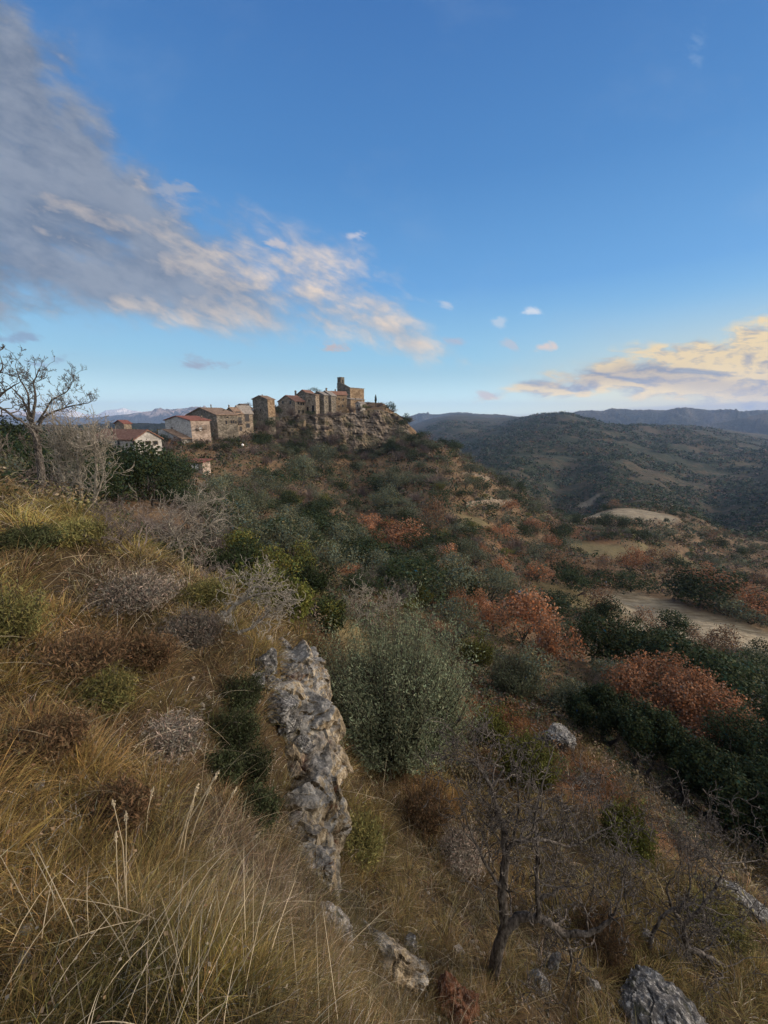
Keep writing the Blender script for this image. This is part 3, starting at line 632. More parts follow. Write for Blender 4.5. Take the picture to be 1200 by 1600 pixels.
def house(name, label, pL, pC, pR, base, eave, ridge, Y, phi, wall='tan', roof='rbrown', kind='G', wins=(), gfrac=.5, cat='house', chim=None, side=None, sink=4.0, eaveL=None):
    """corner nearest the viewer at pC; the end wall runs left to pL, the side wall right to pR. kind G: gable on the left wall, S: gable on the right one, F: flat/shed"""
    phi = rad(phi); C = at(pC, base, Y); kL = (pL - 600) / FPX * CP; kR = (pR - 600) / FPX * CP
    w_ = (C[0] - kL * C[1]) / (math.cos(phi) + kL * math.sin(phi)); d_ = (kR * C[1] - C[0]) / (math.sin(phi) - kR * math.cos(phi))
    z0 = C[2]; ze = at(pC, eave, Y)[2] - z0
    Ym = Y + (w_ * gfrac * math.sin(phi) if kind == 'G' else d_ * gfrac * math.cos(phi)); zr = at((pL + pC) / 2 if kind == 'G' else (pR + pC) / 2, ridge, Ym)[2] - z0
    t = empty(name, C, -phi); tag(t, label, cat, 'stone houses of the hilltop village' if cat == 'house' else None)
    ov = .35; th = .2
    if kind == 'G':
        zl = ze if eaveL is None else at(pL, eaveL, Y + w_ * math.sin(phi))[2] - z0
        g = -w_ * gfrac; V, q, f0, f1 = prism([(-w_, -sink), (0, -sink), (0, ze), (g, zr), (-w_, zl)], 0, d_)
        mk('wall', V, [q, f0, f1], W[wall], t)
        s1 = (zr - ze) / (-g); s2 = (zr - zl) / (w_ + g)
        V1, a1, b1, c1 = prism([(ov, ze - s1 * ov + .02), (ov, ze - s1 * ov + .02 + th), (g, zr + th + .02), (g, zr + .02)], -ov, d_ + ov)
        V2, a2, b2, c2 = prism([(g - .004, zr + .02), (g - .004, zr + th + .02), (-w_ - ov, zl - s2 * ov + .02 + th), (-w_ - ov, zl - s2 * ov + .02)], -ov, d_ + ov)
    elif kind == 'S':
        g = d_ * gfrac; V, q, f0, f1 = prism([(0, -sink), (d_, -sink), (d_, ze), (g, zr), (0, ze)], -w_, 0, True)
        mk('wall', V, [q, f0, f1], W[wall], t); s1 = (zr - ze) / g; s2 = (zr - ze) / (d_ - g)
        V1, a1, b1, c1 = prism([(-ov, ze - s1 * ov + .02), (-ov, ze - s1 * ov + .02 + th), (g, zr + th + .02), (g, zr + .02)], -w_ - ov, ov, True)
        V2, a2, b2, c2 = prism([(g + .004, zr + .02), (g + .004, zr + th + .02), (d_ + ov, ze - s2 * ov + .02 + th), (d_ + ov, ze - s2 * ov + .02)], -w_ - ov, ov, True)
    else:
        V, q, f0, f1 = prism([(-w_, -sink), (0, -sink), (0, ze), (-w_, zr)], 0, d_); mk('wall', V, [q, f0, f1], W[wall], t)
        s = (zr - ze) / w_; V1, a1, b1, c1 = prism([(ov, ze - s * ov + .02), (ov, ze - s * ov + .02 + th), (-w_ - ov, zr + s * ov + th + .02), (-w_ - ov, zr + s * ov + .02)], -ov, d_ + ov); V2 = None
    if V2 is None: mk('roof', V1, [a1, b1, c1], W[roof], t)
    else: mk('roof', np.concatenate([V1, V2]), [np.concatenate([a1, a2 + len(V1)]), np.concatenate([b1, b2 + len(V1)]), np.concatenate([c1, c2 + len(V1)])], W[roof], t)
    t_ = lambda px, S: ((((px - 600) / FPX * CP) * C[1] - C[0]) / (math.sin(phi) - (px - 600) / FPX * CP * math.cos(phi))) if S else ((C[0] - ((px - 600) / FPX * CP) * C[1]) / (math.cos(phi) + (px - 600) / FPX * CP * math.sin(phi)))
    def on(face, px, py):
        a = t_(px, face == 'S'); yy_ = Y + a * (math.cos(phi) if face == 'S' else math.sin(phi)); return a, at(px, py, yy_)[2] - z0, yy_ / FPX
    for wd in wins:
        face, px, py, wp, hp = wd[:5]; a, z, m_ = on(face, px, py); kd = wd[5] if len(wd) > 5 else 'window'
        f = math.cos(phi) if face == 'G' else math.sin(phi); hw = wp * m_ / 2 / max(f, .3); hh = hp * m_ / 2; mt = W['white'] if kd == 'window_white' else (W['tan'] if wall in ('grey', 'ochre') else W['grey'])
        e = .13
        fr = [(-hw - e, -hw, -hh - e, hh + e), (hw, hw + e, -hh - e, hh + e), (-hw, hw, hh, hh + e), (-hw, hw, -hh - e, -hh)]
        def B(q, p0, p1): return (-a + q[0], -a + q[1], -p1, -p0, z + q[2], z + q[3]) if face == 'G' else (p0, p1, a + q[0], a + q[1], z + q[2], z + q[3])
        o = box('door' if kd == 'door' else 'window', [B(q, -.02, .06) for q in fr], mt if kd != 'dark' else WOOD, t)
        box('pane', B((-hw, hw, -hh, hh), -.02, .015), DARK, o)
        if kd == 'balcony':
            bl = box('balcony', [B((-hw * 1.9, hw * 1.9, -hh - .18, -hh - .03), .062, 1.0)], WOOD, t)
            box('railing', [B((q - .03, q + .03, -hh - .03, -hh + .95), .92, .98) for q in np.linspace(-hw * 1.85, hw * 1.85, 9)] + [B((-hw * 1.9, hw * 1.9, -hh + .95, -hh + 1.02), .90, 1.0)], IRON, bl)
    if chim:
        for (px, py0, py1, wp) in chim:
            Yc = Y + (w_ * .5 * math.sin(phi) + d_ * .35 * math.cos(phi)); P = at(px, py1, Yc) - C; c_, s_ = math.cos(phi), math.sin(phi)
            lx, ly = P[0] * c_ - P[1] * s_, P[0] * s_ + P[1] * c_; zt = at(px, py0, Yc)[2] - z0; hw = wp * Yc / FPX / 2; zb = min(P[2], ze)
            c1_ = box('chimney', [(lx - hw, lx + hw, ly - hw, ly + hw, zb - .6, zt - .25), (lx - hw * 1.35, lx + hw * 1.35, ly - hw * 1.35, ly + hw * 1.35, zt - .25, zt - .08)], W['grey'], t)
            box('chimney_cap', (lx - hw * .8, lx + hw * .8, ly - hw * .8, ly + hw * .8, zt - .08, zt + .12), W['rbrown'], c1_)
    return t, C, w_, d_, ze, zr, on
hA = house('white_gabled_house', 'white gabled house with a red tile roof and a dish, lowest of the village', 257, 300, 327, 684, 657, 650.5, 112, 36, 'white', 'rred', 'G', [('S', 311, 666, 5, 8, 'balcony'), ('S', 304, 679, 3, 6), ('S', 320, 677, 3.2, 7, 'door'), ('G', 267, 671, 3.5, 5, 'dark')], chim=[(315, 650, 653, 1.6)])
box('sun_tinted_facing', (.003, .09, .0, hA[3], -3.9, hA[4] - .02), W['pink'], hA[0])  # thin facing, its pink tone paints low sun onto the side wall
# its lean-to and satellite dish
an = np.linspace(0, 6.283, 17)[:-1]; a_, z_, m_ = hA[6]('S', 309.5, 670)
Vd = [(.72 + .12 * 0, a_, z_)]; Vd = [(.55, a_, z_)] + [(.62, a_ + .28 * math.cos(q), z_ + .28 * math.sin(q)) for q in an] + [(.75, a_ + .5 * math.cos(q), z_ + .5 * math.sin(q)) for q in an]
Fd3 = np.array([[0, 1 + i, 1 + (i + 1) % 16] for i in range(16)]); Fd4 = np.array([[1 + i, 17 + i, 17 + (i + 1) % 16, 1 + (i + 1) % 16] for i in range(16)])
dish = mk('satellite_dish', Vd, [Fd3, Fd4], WHITE, hA[0]); box('bracket', (.091, .56, a_ - .03, a_ + .03, z_ - .03, z_ + .03), IRON, dish)
V, q, f0, f1 = prism([(-hA[2] * .95, -3.9), (-hA[2] * .05, -3.9), (-hA[2] * .05, -.2), (-hA[2] * .72, 2.1), (-hA[2] * .95, 2.0)], -2.6, -.004); mk('lean_to', V, [q, f0, f1], W['white'], hA[0])
V, q, f0, f1 = prism([(-hA[2] * .0, -.28), (-hA[2] * .0, -.10), (-hA[2] * .72, 2.30), (-hA[2] * .72, 2.12)], -3.0, -.004); mk('lean_to_roof', V, [q, f0, f1], W['rbrown'], hA[0])
house('big_stone_house', 'large grey stone gabled house behind the white one, brown tile roof', 292, 342, 371, 690, 648.5, 637.5, 122, 38, 'grey', 'rbrown', 'G', [('G', 321.5, 646, 2.2, 7), ('S', 353, 660, 2, 5.5), ('S', 361, 659, 2, 4.5), ('S', 364.5, 659, 1.8, 4.5), ('S', 355.5, 652, 2.5, 2.5), ('S', 368, 660, 1.6, 4)], chim=[(350, 640, 646, 1.5), (330, 632.5, 638, 1.2)])
house('balcony_house', 'narrow tan house with a red wooden balcony, right of the big grey house', 352, 371, 379, 688, 646, 637, 131, 30, 'tan', 'rbrown', 'G', [('S', 373, 646, 4, 5, 'dark'), ('S', 374.5, 657, 3.2, 9, 'balcony'), ('S', 375, 670, 2, 6)], chim=[(358, 633, 638, 1.4)])
house('low_roofed_house', 'tan house with tall dark doorways, last before the lone square house', 366, 379, 395, 684, 645, 634, 137, 33, 'tan', 'rgrey', 'G', [('S', 386, 652, 4, 12, 'dark'), ('S', 386.5, 665, 3.5, 6, 'door'), ('G', 373, 646, 3, 4)])
house('upper_back_house', 'low dark-roofed house behind the tan houses in the lower row', 366, 388, 396, 660, 638.5, 631.5, 150, 36, 'grey', 'rbrown', 'G', [('G', 384, 638, 2, 2.5)])
hE = house('square_tower_house', 'lone square stone house standing free left of the cliff houses', 396.5, 420, 430.5, 662, 624, 618.5, 150, 34, 'grey', 'rbrown', 'G', [('S', 422.5, 631, 2.2, 6), ('S', 423, 645, 1.6, 3.5), ('G', 408, 641, 2, 3)], chim=[(410, 616.5, 620, .8)], eaveL=624)
box('sun_tinted_facing', (.003, .09, 0, hE[3], 2.5, hE[4] - .02), W['ochre'], hE[0])  # ochre layer colours the right-hand wall as if warmed by the sun
house('cliff_house', 'gabled stone house at the left end of the cliff top', 436, 462, 478.5, 652, 627, 618, 164, 35, 'tan', 'rrust', 'G', [('G', 443.5, 629, 2.4, 4), ('G', 455, 629, 2.6, 4), ('S', 467.5, 630, 1.8, 3.5), ('S', 471.5, 631, 1.8, 3.5), ('S', 475, 631.5, 1.6, 3), ('S', 467.5, 643, 1.8, 4, 'door'), ('S', 474, 643, 1.8, 4)])
house('upper_gabled_house', 'tall gabled house rising behind the left cliff house, with a thin chimney', 462, 487, 499, 640, 619, 609.5, 176, 35, 'grey', 'rrust', 'G', [('G', 472, 622, 2, 3), ('G', 480, 622, 2, 3)], chim=[(462, 610.5, 618, 2.0)])
house('open_arch_house', 'narrow stone house with tall black openings on the cliff edge', 479, 494, 500, 650, 617, 613.5, 166, 30, 'tan', 'rbrown', 'F', [('G', 490, 639, 3.4, 10, 'dark'), ('G', 481.5, 640, 2.6, 7, 'dark'), ('G', 484, 626, 1.8, 3)], eaveL=None)
house('dark_stone_house', 'darker grey flat-fronted house beside the black openings', 489, 507, 514, 650, 617, 612, 169, 32, 'grey', 'rgrey', 'G', [('G', 500, 624.5, 2.2, 5.5), ('G', 498.5, 641, 2.8, 3.5), ('S', 510, 628, 1.5, 3)])
house('chimney_house', 'grey gabled house with a chimney in the middle of the cliff-top row', 500, 518, 526, 646, 618, 611, 176, 34, 'grey', 'rgrey', 'G', [('G', 511, 632, 2, 3), ('G', 508, 640, 2, 3), ('S', 521, 628, 1.6, 3)], chim=[(510, 606.5, 612, 1.8)])
house('long_front_house', 'long tan house with a row of windows, highest below the church', 516, 519, 542.5, 644, 616, 611.5, 182, 62, 'ochre', 'rrust', 'G', [('S', 521, 621.5, 1.6, 3), ('S', 526, 622, 1.6, 3), ('S', 530.5, 623.5, 1.6, 3), ('S', 537, 624.5, 1.6, 3), ('S', 523, 634, 1.6, 3), ('S', 530, 635, 1.6, 3), ('S', 536, 634, 1.6, 3)], chim=[(524, 608.5, 613, 1.4)])
house('small_white_house', 'small white house alone on the rocks right of the church', 556, 563, 571, 640, 630.5, 628, 186, 40, 'white', 'rgrey', 'G', [('G', 559, 634, 1.6, 2.5), ('S', 568, 634.5, 1.6, 2.8, 'door')])
# church: plain square bell tower, nave falling away to the right
def church():
    t, C, w_, d_, ze, zr, on = house('church', 'stone church on the village top with a square bell tower and sloping nave roof', 528, 547, 569, 624, 606, 604.6, 204, 42, 'grey', 'rgrey', 'F', [('S', 558, 615, 1.4, 3.4), ('G', 541, 614, 1.4, 2.6)], cat='church')
    box('sun_tinted_facing', (.003, .09, 0, d_, -3.9, ze - .02), W['ochre'], t)  # ochre layer over the grey stone, sunlight on this side put into colour
    zp = ze + 8 / FPX * 204; V, q, f0, f1 = prism([(-.1, ze + .2), (-w_ * .62, zp), (-w_ + .4, zp + .2), (-w_ + .4, ze - 1), (-.1, ze - 1)], -.35, .55); mk('gable_parapet', V, [q, f0, f1], W['grey'], t)
    a, z1, m_ = on('G', 531.8, 589.3); tw = 2.5; cx = -a; hT = z1
    def ring(zb, zt, op):
        x0, x1, y0, y1 = cx - tw / 2, cx + tw / 2, -.25, tw - .25
        if not op: return [(x0, x1, y0, y1, zb, zt)]
        g = .45; xm, ym = cx, (y0 + y1) / 2; return [(x0, xm - g, y0, ym - g, zb, zt), (xm + g, x1, y0, ym - g, zb, zt), (x0, xm - g, ym + g, y1, zb, zt), (xm + g, x1, ym + g, y1, zb, zt)]
    o = box('bell_tower', ring(-4, hT - 3.2, 0) + ring(hT - 3.2 + .002, hT - 1.5, 1) + ring(hT - 1.498, hT, 0), W['grey'], t)
    box('cornice', (cx - tw / 2 - .14, cx + tw / 2 + .14, -.39, tw - .11, hT - .38, hT - .2), W['grey'], o)
church()
house('church_annex', 'grey stone annex filling the slope between church tower and houses', 530, 548, 570, 636, 624, 620, 198, 45, 'ochre', 'rgrey', 'F', [('S', 556, 624, 1.8, 3)])
# lower-left buildings
house('long_tiled_house', 'long low house under a weathered tile roof, lower left behind the oaks', 140, 212, 248, 704, 687, 673, 80, 30, 'white', 'rrust', 'S', [('G', 180, 692, 4, 5), ('G', 204, 692, 3, 6, 'door'), ('S', 226, 692, 3, 5), ('S', 238, 692, 3, 5)], chim=[(175, 669, 676, 2.2), (199, 671, 677, 2)])
house('pyramid_roof_house', 'small grey-tiled house left of the long tiled roof', 104, 128, 143, 704, 688, 676, 74, 40, 'grey', 'rgrey', 'G', [('G', 116, 693, 3, 4)])
house('red_roof_shed', 'tiny red-roofed house above the long tiled roof', 178, 194, 204, 668, 662, 657, 150, 35, 'tan', 'rred', 'G', [('G', 186, 664, 2, 2)])
def hut():
    P = hit(313, 738); t = empty('garden_hut', P, rad(-20)); tag(t, 'small garden hut with an orange-red roof and white window panels on the slope', 'hut'); d = pxd(P); s = d / FPX * 27 / 3.4
    box('wall', [(-1.7 * s, -1.6 * s, -1 * s, 1 * s, -1, 2 * s), (.9 * s, 1.7 * s, -1 * s, 1 * s, -1, 2 * s), (-1.6 * s, .9 * s, .9 * s, 1 * s, -1, 2 * s), (-1.6 * s, .9 * s, -1 * s, -.9 * s, -1, .6 * s)], W['pink'], t)
    for x0 in (-1.5, -.3):
        f = box('window', [(x0 * s, (x0 + 1) * s, -.95 * s, -.9 * s, .62 * s, 1.9 * s)], WOOD, t); box('pane', (x0 * s + .12 * s, (x0 + .88) * s, -.98 * s, -.952 * s, .72 * s, 1.75 * s), WHITE, f)
    V, q, f0, f1 = prism([(-1.3 * s, 2.0 * s), (-1.3 * s, 2.12 * s), (1.3 * s, 2.6 * s), (1.3 * s, 2.48 * s)], -2.1 * s, 2.1 * s, True); mk('roof', V, [q, f0, f1], W['rred'], t)
hut()
# lamp beside the village path
def lamp():
    P = hit(380, 706); d = pxd(P); h = 9 / FPX * d; t = empty('street_lamp', P); tag(t, 'white globe street lamp on the path below the lower houses', 'street lamp')
    V, F = tubes([(np.array([[0, 0, -.3], [0, 0, h * .5], [0, 0, h]]), [.06, .05, .045])], 6); mk('post', V, F, IRON, t)
    th = np.linspace(0, math.pi, 8)[:, None]; ph = np.linspace(0, 2 * math.pi, 12, endpoint=False)[None]; R_ = .38
    V = np.stack([R_ * np.sin(th) * np.cos(ph), R_ * np.sin(th) * np.sin(ph), h + .3 + R_ * np.cos(th) + 0 * ph], -1).reshape(-1, 3); mk('globe', V, grid_faces(8, 12, True), WHITE, t, smooth=True)
lamp()
# cliff under the houses
def cliff():
    m, k, b = mat('cliff_limestone', .95, .1); p = pos(k)
    st_ = k.noise(k.vmath('MULTIPLY', p, (.25, .25, 2.2)), .8, 6, .6); nn = k.noise(p, .55, 8, .7); n3 = k.noise(p, .13, 4, .5)
    f = k.math('ADD', k.math('MULTIPLY', st_, .45), k.math('MULTIPLY', nn, .55))
    c = k.ramp(f, [(.36, (.018, .015, .012)), (.46, (.075, .062, .05)), (.56, (.165, .138, .112)), (.68, (.31, .275, .235))]); c = k.mix(k.ss(n3, .42, .62), c, k.ramp(f, [(.35, (.03, .035, .02)), (.5, (.10, .085, .055)), (.66, (.26, .19, .125))]))
    k.put(b.inputs['Base Color'], c); bump(k, b, f, 1, .6)
    top = [(424, 668, 157), (440, 652, 160), (455, 648, 163), (478, 648, 164), (500, 650, 166), (520, 646, 172), (532, 645, 174), (548, 648, 178), (562, 643, 180), (580, 640, 184), (600, 641, 190), (620, 646, 196), (634, 654, 198), (643, 668, 200)]
    bot = [(424, 684, 154), (440, 684, 155), (455, 688, 156), (478, 690, 157), (500, 690, 160), (520, 690, 164), (532, 690, 165), (548, 690, 168), (562, 690, 170), (580, 688, 174), (600, 684, 180), (620, 680, 186), (634, 678, 190), (643, 676, 196)]
    nc, nr = 340, 64; s = np.linspace(0, len(top) - 1, nc); ii = np.arange(len(top))
    Tt = np.array([at(*q) for q in top]); Bb = np.array([at(*q) for q in bot]); T_ = np.stack([np.interp(s, ii, Tt[:, j]) for j in range(3)], 1); B_ = np.stack([np.interp(s, ii, Bb[:, j]) for j in range(3)], 1)
    V = []; out = unit(np.array([.25, -1, 0.]))
    cutx = fbm(s * 1.1, s * 0, 5., o=3)
    for t in np.concatenate([np.linspace(-.25, 1, nr - 8), 1 + np.linspace(.03, .6, 8)]):
        tc_ = min(t, 1); P = B_ + (T_ - B_) * tc_
        x, y, z = P.T
        blocks = np.abs(fbm(x / 7, z / 9, y / 7 + 3, o=4)); strata = np.round((z + 1.2 * perlin(x / 9, y / 9)) / 1.7); led = perlin(strata * 3.7, x / 14, 2.) 
        o = 3.4 * (blocks - .2) + 1.3 * led + 1.6 * cutx + .5 * perlin(x / 1.2, z / 1.2, y / 1.2)
        o = o * (1 if tc_ < .97 else .5) - max(0, tc_ - .0) * 1.0
        P = P + out * o[:, None] + np.stack([0 * x, 0 * x, 1.3 * perlin(x / 5, y / 5, 8.) * tc_], 1)
        if t > 1: P = P - out * ((t - 1) * 22); P[:, 2] -= (t - 1) * 1.5
        V.append(P)
    tag(mk('cliff', np.concatenate(V), grid_faces(nr, nc), m), kind='structure')
cliff()
def cypress():
    P = at(587, 631, 196); rng = np.random.default_rng(3); h = 14 / FPX * 196; t = empty('cypress_tree', P); tag(t, 'slim dark cypress standing on the ridge right of the white house', 'cypress')
    L = np.array([[0, 0, z, .10 * math.sin(math.pi * (.12 + z * .86)) + .015] for z in np.linspace(.1, .95, 12)]); V, F, C = crown(rng, 900, L, .06, 1.6); mk('crown', V * [h, h, h], F, M['holm'], t, col=C)
    V, F = tubes([(np.array([[0, 0, -1.], [0, 0, h * .5]]), [.12, .06])], 5); mk('trunk', V, F, M['bark'], t)
cypress()
for px, py, Y, hp, wp, kd, lb in [(610, 645, 198, 17, 17, 'holm', 'rounded dark tree on the ridge end above the cliff'), (635, 668, 194, 22, 15, 'holm', 'dark tree at the right end of the cliff'), (628, 668, 190, 14, 12, 'holm', None), (549, 646, 184, 14, 20, 'bare', None), (560, 642, 182, 10, 16, 'bare', None), (595, 634, 196, 8, 16, 'bare', None), (577, 638, 186, 8, 18, 'bare', None),
                              (436, 650, 158, 14, 14, 'holm', None), (455, 650, 158, 20, 20, 'bare', None), (432, 660, 155, 10, 16, 'olive', None), (500, 650, 164, 6, 20, 'bare', None), (457, 668, 155, 12, 16, 'holm', None), (494, 614, 184, 9, 18, 'olive', 'small tree between the cliff-top roofs'), (388, 636, 160, 10, 12, 'bare', None), (400, 672, 146, 18, 20, 'olive', None), (412, 674, 145, 18, 22, 'bare', None), (424, 672, 147, 20, 20, 'holm', None), (434, 668, 150, 16, 18, 'bare', None), (405, 668, 148, 14, 16, 'bare', None), (640, 660, 196, 12, 16, 'bare', None), (614, 644, 198, 8, 16, 'bare', None), (602, 640, 198, 7, 14, 'olive', None), (590, 636, 200, 6, 14, 'bare', None), (575, 632, 200, 6, 14, 'bare', None), (465, 652, 161, 8, 18, 'bare', None), (485, 650, 163, 9, 16, 'holm', None), (515, 650, 168, 10, 18, 'bare', None), (530, 650, 172, 12, 20, 'bare', None), (545, 668, 172, 10, 14, 'olive', None), (600, 665, 184, 9, 16, 'bare', None), (512, 672, 160, 10, 16, 'bare', None), (475, 672, 157, 9, 14, 'bare', None), (430, 640, 168, 12, 14, 'bare', None), (535, 688, 166, 16, 26, 'bare', None), (520, 690, 160, 18, 30, 'bare', None), (572, 640, 184, 8, 16, 'yellow', None), (588, 650, 182, 8, 20, 'bare', None), (620, 655, 190, 8, 16, 'bare', None)]:
    P = at(px, py, Y); z_ = Hs(P[0], P[1]); P[2] = max(P[2], z_ - .5) if z_ - P[2] < 3 else P[2]; h = hp / FPX * pxd(P); tree(kd, P, h, wp / hp, px, py, label=lb or f'{KN[kd][2]} growing on the cliff top among the houses', group='plants on the cliff top, ' + KN[kd][2], lod=0)
rngc = np.random.default_rng(91)
for i in range(190):
    px = rngc.uniform(395, 690); py = rngc.uniform(683, 722) if px > 432 else rngc.uniform(666, 720)
    P = hit(px, py); kd = rngc.choice(['bare', 'olive', 'holm', 'bare']); hp = rngc.uniform(9, 21); h = hp / FPX * pxd(P)
    tree(str(kd), P, h, rngc.uniform(.9, 1.6), px, py, label=f'{KN[kd][2]} at the foot of the village cliff', group='shrubs at the cliff foot, ' + KN[kd][2], lod=0)
for i in range(40):
    px = rngc.uniform(235, 400); py = rngc.uniform(688, 712)
    P = hit(px, py); kd = rngc.choice(['bare', 'bare', 'holm', 'bare']); hp = rngc.uniform(8, 18); h = hp / FPX * pxd(P)
    tree(str(kd), P, h, rngc.uniform(.9, 1.6), px, py, label=f'{KN[kd][2]} below the walls of the lower houses', group='shrubs below the lower houses, ' + KN[kd][2], lod=0)
for i in range(34):
    s_ = rngc.random(); px = 432 + s_ * 206; Yb = 156 + (s_ ** 1.15) * 40; f_ = rngc.random(); py = 684 - f_ * 30
    P = at(px, py, Yb + f_ * 5 - 1.2); kd = str(rngc.choice(['bare', 'bare', 'olive', 'holm'])); h = rngc.uniform(5, 10) / FPX * pxd(P); P[2] -= .25 * h
    tree(kd, P, h, rngc.uniform(1.2, 2.2), px, py, label=f'{KN[kd][2]} rooted in the ledges of the cliff face', group='shrubs on the cliff ledges, ' + KN[kd][2], lod=0)
def terrace_wall(pts, hpx, label):
    V, F, o = [], [], 0; Ps = [hit(a, b_) for a, b_ in pts]; n_ = 24; Pi = np.array([np.interp(np.linspace(0, len(Ps) - 1, n_), range(len(Ps)), [p[j] for p in Ps]) for j in range(3)]).T
    h = hpx / FPX * pxd(Ps[0]); V = []
    for i, p in enumerate(Pi):
        hh = h * (1 + .15 * math.sin(i * 2.3) + .1 * math.sin(i * 5.1)); V += [p + [0, -.35, -1.5], p + [0, -.3, hh], p + [0, .35, hh], p + [0, .4, -1.5]]
    tag(mk('terrace_wall', V, grid_faces(n_, 4), W['tan']), label, 'wall', 'dry stone terrace walls')
terrace_wall([(728, 792), (760, 788), (800, 786)], 7, 'pale dry stone terrace wall on the middle shoulder')
terrace_wall([(640, 712), (660, 714), (676, 718)], 4, 'short pale terrace wall just below the right end of the cliff')
terrace_wall([(722, 742), (745, 745), (765, 750)], 4, 'low terrace wall on the skyline shoulder right of the cliff')
terrace_wall([(384, 702), (396, 701), (410, 702)], 2.5, 'low wall of the path beside the globe lamp')
# ------------------------------------------------------------------ rocks
def rock_mat(name, stops, lich=.5, scale=3.0, moss=None, cells=0):
    m, k, b = mat(name, .95, .15); p = pos(k)
    nn = k.noise(p, scale, 9, .68); n2 = k.noise(p, scale * 5, 6, .7); v = k.new('ShaderNodeTexVoronoi'); k.put(v.inputs['Vector'], p); v.inputs['Scale'].default_value = scale * 4; v.distance = 'EUCLIDEAN'
    c = k.ramp(k.math('ADD', k.math('MULTIPLY', nn, .7), k.math('MULTIPLY', n2, .3)), stops)
    c = k.mix(k.math('MULTIPLY', k.ss(n2, .52, .6), lich), c, c4((.55, .55, .52)))
    c = k.mix(k.math('MULTIPLY', k.ss(k.noise(p, scale * 2.2, 5, .6), .56, .64), .75), c, c4(moss or (.05, .055, .03)))
    if cells:
        vc = k.new('ShaderNodeTexVoronoi'); k.put(vc.inputs['Vector'], k.vmath('ADD', p, k.vmath('SCALE', k.noise(p, 6, 4, .6, col=True), scale=.12))); vc.inputs['Scale'].default_value = cells; sc_ = k.new('ShaderNodeSeparateColor'); k.put(sc_.inputs[0], vc.outputs['Color'])
        c = k.vmath('MULTIPLY', c, k.comb(k.math('MULTIPLY_ADD', sc_.outputs[0], 1.3, .45), k.math('MULTIPLY_ADD', sc_.outputs[0], 1.3, .43), k.math('MULTIPLY_ADD', sc_.outputs[0], 1.3, .4)))
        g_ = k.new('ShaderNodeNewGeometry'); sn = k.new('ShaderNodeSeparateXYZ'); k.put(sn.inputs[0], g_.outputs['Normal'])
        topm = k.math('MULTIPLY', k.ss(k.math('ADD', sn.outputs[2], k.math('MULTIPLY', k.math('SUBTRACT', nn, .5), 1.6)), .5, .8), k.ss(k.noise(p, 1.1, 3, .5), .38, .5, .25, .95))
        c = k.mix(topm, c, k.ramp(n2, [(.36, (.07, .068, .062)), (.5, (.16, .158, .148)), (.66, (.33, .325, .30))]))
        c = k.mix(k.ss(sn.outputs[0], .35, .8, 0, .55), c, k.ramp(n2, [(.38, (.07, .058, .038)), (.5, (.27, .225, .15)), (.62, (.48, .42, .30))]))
    k.put(b.inputs['Base Color'], c); bump(k, b, k.math('ADD', k.math('MULTIPLY', nn, 1.2), k.math('ADD', n2, k.math('MULTIPLY', v.outputs['Distance'], .4))), .9, .06); return m
R_GREY = rock_mat('grey_lichen_rock', [(.36, (.03, .03, .03)), (.5, (.10, .10, .10)), (.64, (.22, .22, .215))], .45, moss=(.03, .033, .02))
R_DARK = rock_mat('dark_rock', [(.36, (.015, .015, .016)), (.5, (.05, .05, .052)), (.66, (.12, .12, .12))], .25, moss=(.03, .03, .02))
R_CONG = rock_mat('conglomerate_rock', [(.36, (.02, .016, .010)), (.46, (.06, .047, .030)), (.54, (.13, .102, .066)), (.66, (.27, .23, .165))], .12, 1.7, (.055, .018, .010), cells=22)
R_PALE = rock_mat('pale_rock', [(.35, (.06, .055, .05)), (.5, (.20, .19, .175)), (.62, (.42, .41, .39))], .5, 5)
_ico = None
def ico(sub=5):
    import bmesh
    bm = bmesh.new(); bmesh.ops.create_icosphere(bm, subdivisions=sub, radius=1); V = np.array([v.co[:] for v in bm.verts]); F = np.array([[v.index for v in f.verts] for f in bm.faces]); bm.free(); return V, F
_I5, _I4, _I3 = ico(6), ico(4), ico(3)
def rock_shape(seed, cuts=14, rough=.12, hi=True):
    rng = np.random.default_rng(seed); V, F = (_I5 if hi else _I4); V = V.copy()
    for _ in range(cuts):
        nrm = unit(rng.normal(size=3)); d = rng.uniform(.5, .85); s = V @ nrm; V = V - nrm * np.maximum(s - d, 0)[:, None]
    D = unit(V); n_ = fbm(V[:, 0] * 1.6 + seed, V[:, 1] * 1.6, V[:, 2] * 1.6, o=6, gain=.6); cr = -np.maximum(0, .1 - np.abs(perlin(V[:, 0] * 2.5, V[:, 1] * 2.5 + seed, V[:, 2] * 2.5))) * 1.2
    return V + D * (rough * n_ + cr)[:, None], F
def rock(name, label, px, py, wpx, hpx, m, seed, deep=1.0, rz=0, tilt=(0, 0), lift=.1, cat='rock', group=None, at_=None, hi=True, kind=None):
    P = hit(px, py) if at_ is None else np.array(at_, float); d = pxd(P); s = d / FPX; V, F = rock_shape(seed, hi=hi)
    V = V * [wpx * s / 2, wpx * s / 2 * deep, hpx * s / 2]
    R = Matrix.Rotation(rz, 3, 'Z') @ Matrix.Rotation(tilt[0], 3, 'X') @ Matrix.Rotation(tilt[1], 3, 'Y'); V = V @ np.array(R).T
    o = mk(name, V, F, m); o.location = P + [0, 0, hpx * s * lift]; return tag(o, label, cat, group, kind)
